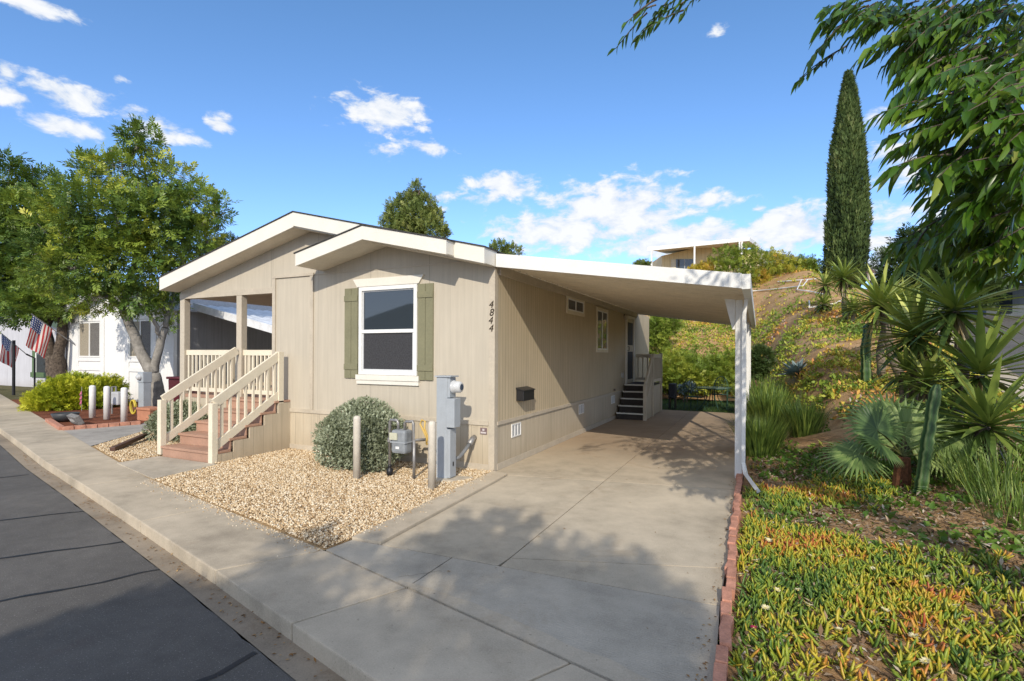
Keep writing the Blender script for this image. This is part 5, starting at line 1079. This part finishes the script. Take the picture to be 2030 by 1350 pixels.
bush('spreading yellow green bush behind the patio table', pxblobs([(1410, 738, 45, 32, 0), (1445, 730, 38, 30, .2), (1385, 755, 40, 26, -.3), (1430, 755, 35, 24, -.3), (1470, 735, 30, 30, .3)], 21.5), 3000, .22, G_SHRUB, (.1, .7), up=.4)
bush('light green bush at the left end of the slope beside the tan wall', pxblobs([(1300, 655, 26, 26, 0), (1318, 645, 30, 20, .5), (1305, 690, 24, 26, 0)], 24), 1500, .24, G_SHRUB, (.1, .6), up=.4)
bush('dark round shrub on the slope right of the carport posts', pxblobs([(1510, 715, 20, 26, 0), (1500, 735, 16, 16, 0)], 17.5), 900, .18, G_DARK, (.4, 1.), up=.4)
bush('small silvery blue succulent at the edge of the lawn', pxblobs([(1365, 768, 14, 7, 0), (1352, 772, 8, 6, 0)], 19.8), 260, .14, G_AGAVE, (.1, .9), T_leaf(.4), name='silver_succulent', cat='succulent', up=.6)
for lb, L_, mt, ti in (('large yellow green shrub before the awning of the upper house', [(1440, 512, 30, 22, 0), (1475, 510, 34, 24, 0), (1420, 528, 24, 16, 0), (1455, 538, 40, 24, -.4), (1495, 530, 34, 34, -.3)], G_SHRUB, (.15, .75)),
        ('rust tinged shrub right of the upper house awning', [(1530, 520, 34, 24, 0), (1560, 530, 34, 24, 0), (1545, 550, 44, 24, -.4), (1500, 560, 26, 22, -.5), (1515, 585, 20, 12, -.6)], G_SHRUB, (.35, 1.)),
        ('green shrub hiding the end of the upper house roof', [(1590, 530, 30, 18, 0), (1615, 540, 26, 20, 0), (1580, 555, 30, 18, -.3), (1632, 555, 14, 14, 0)], G_SHRUB, (.05, .6)),
        ('small rusty shrub under the awning post of the upper house', [(1388, 534, 14, 8, 0), (1372, 538, 10, 6, 0), (1402, 530, 10, 10, 0)], G_SHRUB, (.75, 1.)),
        ('low green shrub left of the cypress foot', [(1650, 560, 14, 12, 0), (1632, 572, 12, 9, 0), (1668, 580, 14, 12, -.3)], G_SHRUB, (.1, .5)),
        ('sprig of green shrub on the skyline left of the upper house', [(1268, 528, 10, 5, 0), (1280, 526, 5, 6, 0)], G_PINE, (.1, .6))):
    bush(lb, pxblobs(L_, 31), 1500 if len(L_) > 3 else 350, .26, mt, ti, name='hilltop_shrub', group='shrubs along the top of the slope', up=.35, lo=.3)
# cypress, dark round tree, lamp
cb = at(1680, 575, 30); cb[2] = ground_at(cb[0], cb[1]); zb = cb[2]; zt = at(1678, 143, 30)[2]; hh = zt-zb
t = thing('cypress_tree', 'tall narrow dark green cypress on top of the slope', 'cypress', cb)
n = 26000; tt = rng.random(n)**.9; prof = np.interp(tt, [0, .08, .25, .5, .7, .85, .95, 1], [.80, 1.0, 1.04, .90, .68, .42, .19, .02]); a = rng.uniform(0, 6.28, n)
lump = np.array([noise.noise(Vector((math.cos(x)*1.4, math.sin(x)*1.4, y*hh*.32))) for x, y in zip(a, tt)]); lump2 = np.array([noise.noise(Vector((math.cos(x)*4., math.sin(x)*4., y*hh*.9+5))) for x, y in zip(a, tt)]); rr = 1.04*prof*(1+.16*lump+.13*lump2)*(1-.28*rng.random(n)**2)
P = np.column_stack([cb[0]+rr*np.cos(a), cb[1]+rr*np.sin(a), zb+.1+tt*(hh-.2)]); D = norm(np.column_stack([np.cos(a)*.45, np.sin(a)*.45, np.full(n, 1.)])+rng.normal(size=(n, 3))*.28)
V, F = instance(QUAD[0]*np.array([1, .6, 1]), QUAD[1], P, frames(D, roll=rng.uniform(-.8, .8, n)), .26*(.6+.7*rng.random(n))); npmesh('crown', V, F, G_CYP, t, tint=np.repeat(np.clip(.45+.45*lump+.45*lump2+.14*rng.normal(size=n), 0, 1), 4))
MB().tube([(cb[0], cb[1], zb-.2), (cb[0], cb[1], zb+hh*.8)], [.2, .05], 10).build('trunk', BARK_R, t); 
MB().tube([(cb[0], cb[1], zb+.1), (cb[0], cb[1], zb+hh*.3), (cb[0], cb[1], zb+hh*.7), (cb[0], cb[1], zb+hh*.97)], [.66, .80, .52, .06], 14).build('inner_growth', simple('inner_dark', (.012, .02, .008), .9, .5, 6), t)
g = at(1850, 640, 38); gz = zroad((g[0]-P0[0])*H[0]+(g[1]-P0[1])*H[1])
tree('round_tree', 'dense dark round tree beyond the side street at the right', (g[0], g[1], gz), [([(g[0], g[1], gz), at(1846, 600, 38)], .4, .3), ([at(1846, 605, 38), at(1800, 560, 38)], .2, .1), ([at(1846, 605, 38), at(1900, 560, 38)], .2, .1)],
     pxblobs([(1790, 535, 55, 48, 0), (1850, 505, 70, 55, 0), (1915, 500, 70, 70, .5), (1960, 520, 50, 60, 0), (1870, 560, 80, 40, 0), (1770, 570, 35, 30, 0), (1800, 590, 40, 18, -.5), (1930, 575, 45, 30, 0), (1820, 478, 40, 26, 0), (1890, 470, 40, 40, .5), (1985, 470, 40, 40, 0)], 38), 8500, .55, PINN, G_DARK, BARK_R, tint=(.05, .95), lo=.4, patch=.5)
lp = at(1726, 600, 26); lz = ground_at(lp[0], lp[1]); t = thing('street_lamp', 'lantern street lamp between the cypress and the dark round tree', 'street lamp', (lp[0], lp[1], lz)); zt = at(1726, 556, 26)[2]
MB().tube([(lp[0], lp[1], lz-.1), (lp[0], lp[1], zt)], .05, 10).build('pole', BLACKM, t); MB().lathe((lp[0], lp[1], zt), [(.10,0),(.17,.36),(.17,.38)], 8).build('lantern', simple('lantern_glass', (.62, .58, .5), .3, .1, bmp=0), t); MB().lathe((lp[0], lp[1], zt+.381), [(.24,0),(.12,.14),(.03,.2),(.02,.28)], 8).build('cap', simple('lamp_cap', (.10, .06, .05), .5), t)
# upper house on the crest
UH = siding('cream_siding', (.72, .60, .36), pitch=.3, groove=.03, line=.35, streak=.1); D0 = 38.
def ux(px, py, d=0): return at(px, py, D0+d)
uz = ux(1400, 560)[2]-.6; c = ux(1420, 520); t = thing('hilltop_house', 'cream house with a white awning on top of the slope', 'house', (c[0], c[1], uz))
a, b_, e = ux(1312, 505), ux(1500, 476), ux(1480, 500, 0); ez = lambda px, py: ux(px, py)[2]
dv = norm(np.array([ux(1500, 500)-ux(1312, 500)])[0]*np.array([1, 1, 0])); nv = np.array([-dv[1], dv[0], 0]); W_ = np.linalg.norm((ux(1500, 500)-ux(1312, 500))[:2]); O = np.array([*ux(1312, 500)[:2], 0.])
def hp(u, v, z): q = O+dv*u+nv*v; return (q[0], q[1], z)
z1, zpk = ez(1312, 507), ez(1460, 476)
MB().prism([hp(0,0,uz), hp(W_*1.02,0,uz), hp(W_*1.02,0,z1+.25), hp(W_*.62,0,zpk-.15), hp(0,0,z1)], nv*9).build('wall', UH, t)
u_w = lambda px: (px-1312)/188*W_
o = MB().prism([hp(u_w(1340),-.03,ez(1340,537)), hp(u_w(1374),-.03,ez(1374,537)), hp(u_w(1374),-.03,ez(1374,514)), hp(u_w(1340),-.03,ez(1340,514))], -nv*.03).build('window', GLASS, t); mb = MB(); mb.prism([hp(u_w(1356),-.065,ez(1356,537)), hp(u_w(1357.5),-.065,ez(1356,537)), hp(u_w(1357.5),-.065,ez(1356,514)), hp(u_w(1356),-.065,ez(1356,514))], -nv*.01); mb.build('frame', GALV, o)
MB().prism([hp(u_w(1330),-.02,ez(1330,540)), hp(u_w(1339.5),-.02,ez(1330,540)), hp(u_w(1339.5),-.02,ez(1330,514)), hp(u_w(1330),-.02,ez(1330,514))], -nv*.02).build('door_trim', simple('pale_trim', (.62, .58, .46), .6), t)
cA, cB, cC, cD = at(1283,494,36.2), at(1484,474,36.2), at(1507,490,39.2), at(1322,503,39.2)
MB().prism([cA, cB, cC, cD], (0, 0, .06)).build('awning', simple('awning_cream', (.66, .62, .54), .5, .08), t); up_v = np.array([0, 0, .13])
MB().prism([cA-up_v, cB-up_v, cB+up_v, cA+up_v], -nv*.06).build('fascia', NWH, t); MB().prism([cB-up_v, cC-up_v, cC+up_v, cB+up_v], dv*.06).build('side_fascia', NWH, t)
for px in (1292, 1377, 1466, 1471): k_ = (px-1283)/201; p = cA+(cB-cA)*k_; MB().tube([(p[0], p[1], uz-.3), (p[0], p[1], p[2]-.05)], .075, 4).build('post', NWH, t)
MB().prism([hp(u_w(1372),3,ez(1372,478)), hp(u_w(1404),3,ez(1404,467.)), hp(u_w(1442),3,ez(1442,475))], nv*5).build('roof', simple('pale_roof', (.6, .6, .6), .6), t)
MB().prism([hp(u_w(1504),1.,ez(1506,486)), hp(u_w(1626),1.,ez(1626,514)), hp(u_w(1626),1.,uz), hp(u_w(1504),1.,uz)], nv*6).build('side_wing', simple('grey_wing', (.38, .36, .32), .8), t); MB().prism([hp(u_w(1503),.9,ez(1506,487)), hp(u_w(1628),.9,ez(1628,511)), hp(u_w(1628),.9,ez(1628,515)), hp(u_w(1503),.9,ez(1506,491))], nv*6.2).build('wing_roof', simple('wing_roof_grey', (.30, .31, .33), .6), t)
MB().tube([hp(u_w(1624),.7,uz-.5), hp(u_w(1624),.7,ez(1624,514))], .1, 4).build('post', NWH, t)
# white irrigation pipe on the bank
def onhill(px, py):
    lo = 8.
    for k in range(400):
        D = 9+k*.07; p = at(px, py, D)
        if p[2] <= ground_at(p[0], p[1])+.05: return p+np.array([0, 0, .04])
    return at(px, py, 24)
t = thing('irrigation_pipe', 'white plastic pipes zigzagging over the bare top of the slope', 'pipe', onhill(1584, 572)); PV = simple('white_pvc', (.72, .70, .66), .5, .08, bmp=0)
for L_ in ([(1482, 579), (1520, 576), (1558, 572), (1592, 568)], [(1542, 560), (1580, 557), (1622, 554)], [(1589, 556), (1585, 565), (1580, 576), (1605, 579), (1634, 585)], [(1601, 556), (1592, 568)], [(1604, 612), (1605, 606), (1604, 598)], [(1604, 612), (1630, 608), (1655, 604), (1668, 597)]):
    P = []
    for a, b in zip(L_, L_[1:]): P += [onhill(*lerp2(a, b, k/4)) for k in range(4)]
    P.append(onhill(*L_[-1])); MB().tube(P, .028, 6).build('pipe_run', PV, t)
# house at the far right across the side street
g = at(2005, 600, 40); t = thing('street_house', 'shaded house across the side street behind the round tree', 'house', (g[0], g[1], g[2]-1.5)); FW = siding('far_siding', (.22, .25, .27), pitch=.4, line=.3); z0 = g[2]-1.8
q0, q1 = at(1955, 600, 40), at(2200, 600, 34); MB().prism([(q0[0],q0[1],z0), (q1[0],q1[1],z0), (q1[0],q1[1],z0+3.1), (q0[0],q0[1],z0+3.1)], (2, 8, 0)).build('wall', FW, t)
r0, r1 = at(1935, 575, 39), at(2220, 575, 33); ridge = at(2060, 530, 43); MB().prism([(r0[0],r0[1],z0+3.0), (r1[0],r1[1],z0+3.0), (r1[0],r1[1],z0+3.25), (r0[0],r0[1],z0+3.25)], (.3, 1.2, .4)).build('eave', NWH, t); MB().prism([(r0[0],r0[1],z0+3.26), (r1[0],r1[1],z0+3.26), (ridge[0]+4, ridge[1], z0+5), (ridge[0], ridge[1], z0+5)], (.1, .4, .1)).build('roof', simple('far_roof', (.40, .41, .43), .8, .2), t)
for k in range(3):
    f0, f1 = k*.27+.12, k*.27+.24; p, q = q0+(q1-q0)*f0, q0+(q1-q0)*f1; o = MB().prism([(p[0],p[1],z0+.9), (q[0],q[1],z0+.9), (q[0],q[1],z0+2.4), (p[0],p[1],z0+2.4)], (-.02, -.08, 0)).build('window', GLASS, t)
o = MB().box(at(1872, 600, 37), at(1878, 585, 36.5)).build('brick_pier', simple('pier_brick', (.22, .11, .08), .9), None); tag(o, 'small reddish pier beneath the dark round tree', 'pier')
# ------------------------------------------------------------------ back yard under the carport
lw = [(.0,10.52),(3.46,10.52),(5.2,14.2),(5.2,14.9),(-3,14.9),(-3,12.6),(.0,12.6)]
GL = leafmat('lawn_blade', [(0, (.015, .04, .01)), (.5, (.045, .105, .02)), (1, (.11, .17, .03))], .6, .2); sheet('lawn_soil', [lw], simple('lawn_base', (.02, .045, .012), .9, .5, 30), -.012)
n = 26000; P = np.column_stack([rng.uniform(-3, 5.2, n), rng.uniform(10.5, 14.9, n)]); P = P[in_poly(P, lw)]; n = len(P); tv, tf = T_sword(2, .10, .3, .3); V, F = instance(tv, tf, np.column_stack([P, np.full(n, -.012)]), frames(rdir(n, 2.)), .055*(.6+.8*rng.random(n))); tag(npmesh('lawn', V, F, GL, tint=np.repeat(rng.random(n), len(tv))), 'small green lawn behind the end of the driveway', 'lawn', kind='stuff')
sheet('terracotta_border', [[(-3,14.9),(3.0,14.9),(3.0,15.9),(-3,15.9)]], simple('terracotta_soil', (.30, .13, .08), .9, .3), -.004)
IRON = simple('green_iron', (.035, .085, .06), .45, .3, 10); TAB = glassmat('table_glass', (.30, .38, .38), .08)
t = thing('patio_table', 'round green patio table with a pale glass top on the lawn', 'table', (2.25, 11.6, 0)); MB().lathe((2.25, 11.6, .70), [(.60,0),(.60,.012)], 28).build('tabletop', TAB, t); MB().tube([(2.25+.6*math.cos(a), 11.6+.6*math.sin(a), .70) for a in np.linspace(0, 6.2832, 29)], .018, 6).build('rim', IRON, t)
for k in range(4): a = k*1.571+.5; MB().tube([(2.25+.14*math.cos(a), 11.6+.14*math.sin(a), .69), (2.25+.20*math.cos(a), 11.6+.20*math.sin(a), .35), (2.25+.45*math.cos(a), 11.6+.45*math.sin(a), 0)], .016, 6).build('leg', IRON, t)
def chair(label, x, y, rz):
    t = thing('patio_chair', label, 'chair', (x, y, 0), 'green iron chairs round the patio table'); Mz = Matrix.Translation((x, y, 0)) @ Matrix.Rotation(rz, 4, 'Z'); T_ = lambda p: Mz @ Vector(p)
    for sx_ in (-1, 1):
        MB().tube([T_((sx_*.24, -.24, 0)), T_((sx_*.24, -.22, .43)), T_((sx_*.25, -.2, .64)), T_((sx_*.25, .18, .66))], .014, 6).build('leg', IRON, t); MB().tube([T_((sx_*.22, .28, 0)), T_((sx_*.22, .22, .43))], .014, 6).build('leg', IRON, t)
    mb = MB(); 
    for k in range(9): mb.tube([T_((-.24+.06*k, -.24, .43)), T_((-.24+.06*k, .22, .42))], .007, 5)
    for yy in (-.24, -.1, .05, .22): mb.tube([T_((-.25, yy, .43)), T_((.25, yy, .43))], .009, 5)
    mb.build('seat', IRON, t)
    mb = MB(); mb.tube([T_((.24*math.cos(a), .24+.14*max(0, math.sin(a)), .62+.42*math.sin(a))) for a in np.linspace(-.45, 3.59, 18)], .013, 6)
    for k in range(7): u = -.18+.06*k; mb.tube([T_((u, .22, .43)), T_((u, .24+.13*math.sqrt(1-(u/.24)**2), .62+.40*math.sqrt(1-(u/.24)**2)))], .006, 5)
    for zz in (.6, .75, .9): mb.tube([T_((-.2, .27, zz)), T_((.2, .27, zz))], .006, 5)
    mb.build('backrest', IRON, t); return t
chair('green iron patio chair with its back to the driveway, left of the table', 1.75, 10.95, R(160)); chair('green iron patio chair behind the table facing the driveway', 2.45, 12.45, R(0)); chair('green iron patio chair right of the table near the carport post', 3.05, 11.2, R(230))
o = thing('covered_grill', 'dark covered grill beyond the side steps at the lawn edge', 'grill', (1.05, 10.95, 0)); MB().box((.93, 10.8, .35), (1.17, 11.2, .85)).build('grill_body', simple('dark_cover', (.03, .032, .04), .7, .3), o, bevel=.05)
for x in (.96, 1.14): MB().box((x-.02, 10.85, 0), (x+.02, 11.15, .349)).build('leg', BLACKM, o)
# ------------------------------------------------------------------ tree hanging over the bed from the right, and trees across the street
def twig_tree():
    tb = np.array([6.35, -4.25, .05]); t = thing('overhanging_tree', 'tree with long drooping leaves reaching in from the right over the bed', 'tree', tb); mb = MB()
    fork = tb+np.array([-.1, .1, 2.4]); mb.tube(curve_pts(tb, fork, 6, 0, .03), [.17, .16, .15, .145, .14, .13], 12)
    ends = [at(1960, 250, 3.0), at(2000, 60, 3.4), at(1980, 440, 3.2), np.array([5.2, -5.0, 5.0]), np.array([6.8, -2.2, 5.0]), np.array([5.4, -3.2, 5.6])]
    for e in ends: mb.tube(curve_pts(fork, e, 8, .15, .05), [.09, .08, .07, .06, .05, .04, .03, .02], 8)
    tv, tf = LANCE; PV_, PD_, PL_, TI_ = [], [], [], []
    def twig(a, d, L, n, ll, tone):
        d = norm(np.array(d, float)); pts = [np.array(a, float)]; k = 7
        for i in range(k): d = norm(d+np.array([0, 0, -.05])+rng.normal(size=3)*.06); pts.append(pts[-1]+d*L/k)
        mb.tube(pts, [.006-.0006*i for i in range(k+1)], 5)
        for i in range(n):
            f = (i+.8)/n*k; j = min(int(f), k-1); p = pts[j]+(pts[j+1]-pts[j])*(f-j); dd = norm(pts[j+1]-pts[j]); sd = norm(np.cross(dd, [0, 0, 1]))*(1 if i % 2 else -1)
            PV_.append(p); PD_.append(norm(dd*.75+sd*random.uniform(.25, .8)+np.array([0, 0, -random.uniform(.1, .5)]))); PL_.append(ll*random.uniform(.65, 1.15)); TI_.append(np.clip(tone+rng.normal()*.17, 0, 1))
    # boughs seen in the photograph
    for px, py, rx, ry, D, n in ((1700,40,55,32,3.1,14),(1790,45,80,50,3.0,26),(1910,50,110,60,2.8,34),(1810,125,55,45,2.9,16),(1905,180,90,70,2.5,32),(1990,280,60,100,2.3,28),(1865,260,55,50,2.5,14),(1950,380,70,60,2.6,30),(1905,330,50,40,2.6,12),(1900,440,70,35,2.9,20),(1835,470,60,22,3.1,12),(1980,470,60,50,2.8,26),(1940,510,60,26,3.0,12),(2070,200,60,200,2.7,26),(2000,130,60,60,3.2,20),(1960,300,70,120,3.4,34),(1880,80,100,60,3.6,26),(1970,440,70,80,3.5,26)):
        for _ in range(n):
            a = at(px+rng.normal()*rx*.6+62, py+rng.normal()*ry*.55-18, D*random.uniform(.94, 1.15)); twig(a, -Rv*random.uniform(.6, 1.1)+Fv*random.uniform(-.5, .5)+Uv*random.uniform(-.55, .1), random.uniform(.22, .36), random.randint(11, 16), .135, random.uniform(.25, .8))
    # the thin bough at the top of the picture
    top = at(1480, -95, 3.2); e = at(1255, 30, 3.2); bp = curve_pts(top, e, 8, .02, .01); mb.tube(bp, [.012, .011, .01, .009, .008, .007, .006, .004], 6); mb.tube(curve_pts(np.array([5.4, -3.2, 5.6]), top, 6, .1, .05), [.03, .026, .022, .018, .015, .012], 6)
    for px, py in ((1390, -40), (1360, -30), (1345, -5), (1310, -10), (1300, 15), (1275, 10), (1330, 20), (1390, -15), (1258, 25), (1285, -20), (1320, -35)): twig(at(px+25, py, 3.2*random.uniform(.97, 1.04)), -Rv*random.uniform(.5, 1.)+Fv*random.uniform(-.5, .5)-Uv*random.uniform(.1, .5), .26, 11, .085, .3)
    twig(at(1680, 90, 3.3), -Rv*.9-Uv*.5, .38, 12, .10, .3); twig(at(1650, 110, 3.3), -Rv*.8-Uv*.6, .28, 10, .09, .3)
    for b in ends[:3]:
        pass
    M = frames(np.array(PD_), roll=rng.normal(size=len(PD_))*.6); V, F = instance(tv, tf, np.array(PV_), M, np.array(PL_)); parts = [(V, F, np.repeat(np.array(TI_), len(tv)))]
    # the rest of the crown, above and right of the picture
    bl = [((6.6, -4.6, 4.4), (1.3, 1.2, 1.0)), ((7.3, -3.2, 4.2), (1.2, 1.2, .9)), ((5.9, -4.4, 5.6), (1.2, 1.1, .9)), ((6.9, -3.0, 5.6), (1.3, 1.3, .9)), ((6.2, -2.2, 5.0), (.9, 1.0, .7)), ((5.0, -5.0, 5.3), (.8, .8, .55))]
    P, O, tt = blob_points(bl, 2500, .25); D = norm(O*.6+rng.normal(size=P.shape)*.6+np.array([0, 0, -.5])); V, F = instance(tv, tf, P, frames(D), .17*(.7+.6*rng.random(len(P)))); parts.append((V, F, np.repeat(rng.random(len(P)), len(tv))))
    mb.build('trunk', BARK_R, t, smooth=True); V, F, T_ = merge(parts); npmesh('crown', V, F, G_OVER, t, tint=T_)
twig_tree()
def shade_tree(label, x, y, blobs, n):
    ends = [np.array(b[0]) for b in blobs]; tree('street_tree', label, (x, y, -.1), [([(x, y, -.2), (x+.1, y, 2.2)], .22, .17)], [(np.array(c, float), r) for c, r in blobs], n, .30, PINN, G_CAROB, BARK_R, lo=.2, group='trees across the street')
def cast(px, py, r, t): g_ = on_z(px, py); c = g_-np.array(SUN)/abs(SUN.y)*t; return (tuple(c), (r, r*.9, r*.6))
shade_tree('leafy tree across the street that shades the driveway', 4.9, -13.6, [cast(985,1065,.42,8.4), cast(900,1090,.30,8.4), cast(1050,1110,.36,8.8), cast(1190,1140,.40,8.8), cast(1260,1220,.42,8.6), cast(1330,1290,.40,8.8), cast(1130,1210,.40,9.1), cast(840,1130,.26,8.3), cast(700,1120,.30,8.5), cast(610,1100,.22,8.5), cast(560,1085,.18,8.6), cast(990,1200,.34,9.0), cast(1080,1290,.40,9.0), cast(1220,1330,.42,9.), cast(880,1290,.30,9.0), cast(780,1330,.34,8.8)], 950)
shade_tree('leafy tree across the street that shades the asphalt', 1.2, -14.6, [cast(60,1320,.5,8.6), cast(250,1300,.5,8.6), cast(380,1285,.45,8.6), cast(470,1330,.45,8.6), cast(10,1340,.5,8.8), cast(330,1370,.6,8.9), cast(570,1370,.4,8.8), cast(150,1420,.7,9.)], 2600)
oh = thing('opposite_house', 'low house across the street mirrored in the front window', 'house', (-17, -26, 0)); MB().box((-26, -30, 0), (-9, -22, 3.2)).build('wall', PALE, oh); MB().prism([(-26.6, -21.6, 3.1), (-8.4, -21.6, 3.1), (-17.5, -21.6, 5.2)], (0, -9, 0)).build('roof', SHING, oh)
for x in (-22, -14): MB().box((x, -21.99, 1.1), (x+1.4, -21.9, 2.4)).build('window', GLASS, oh)

n = 420; tq = rng.random(n); xs_ = rng.uniform(-9, 4.2, n); yc = np.interp(xs_, [p[0] for p in CU], [p[1] for p in CU]); off = -.02-.15*rng.random(n)**1.6
V, F = instance(QUAD[0]*np.array([1, .9, 1]), QUAD[1], np.column_stack([xs_, yc+off, np.full(n, -.112)]), frames(norm(rng.normal(size=(n, 3))*np.array([1, 1, .25]))), rng.uniform(.012, .04, n))
xd = rng.uniform(.3, 3.3, 46); yd = rng.uniform(-4.0, 6, 46); xe = 3.40-.10*rng.random(90)**2; ye = rng.uniform(-4.2, 1.0, 90)
V2, F2 = instance(QUAD[0], QUAD[1], np.column_stack([np.r_[xd, xe], np.r_[yd, ye], np.full(136, .008)]), frames(norm(rng.normal(size=(136, 3))*np.array([1, 1, .25]))), rng.uniform(.012, .035, 136))
V, F, T_ = merge([(V, F, np.repeat(rng.random(n), 4)), (V2, F2, np.repeat(rng.random(136), 4))])
tag(npmesh('fallen_leaves', V, F, leafmat('fallen_leaf', [(0, (.10, .05, .02)), (.5, (.28, .15, .06)), (1, (.45, .30, .14))], .9, .05, .1), tint=T_), 'dry fallen leaves scattered along the gutter and the driveway', 'leaf litter', kind='stuff')
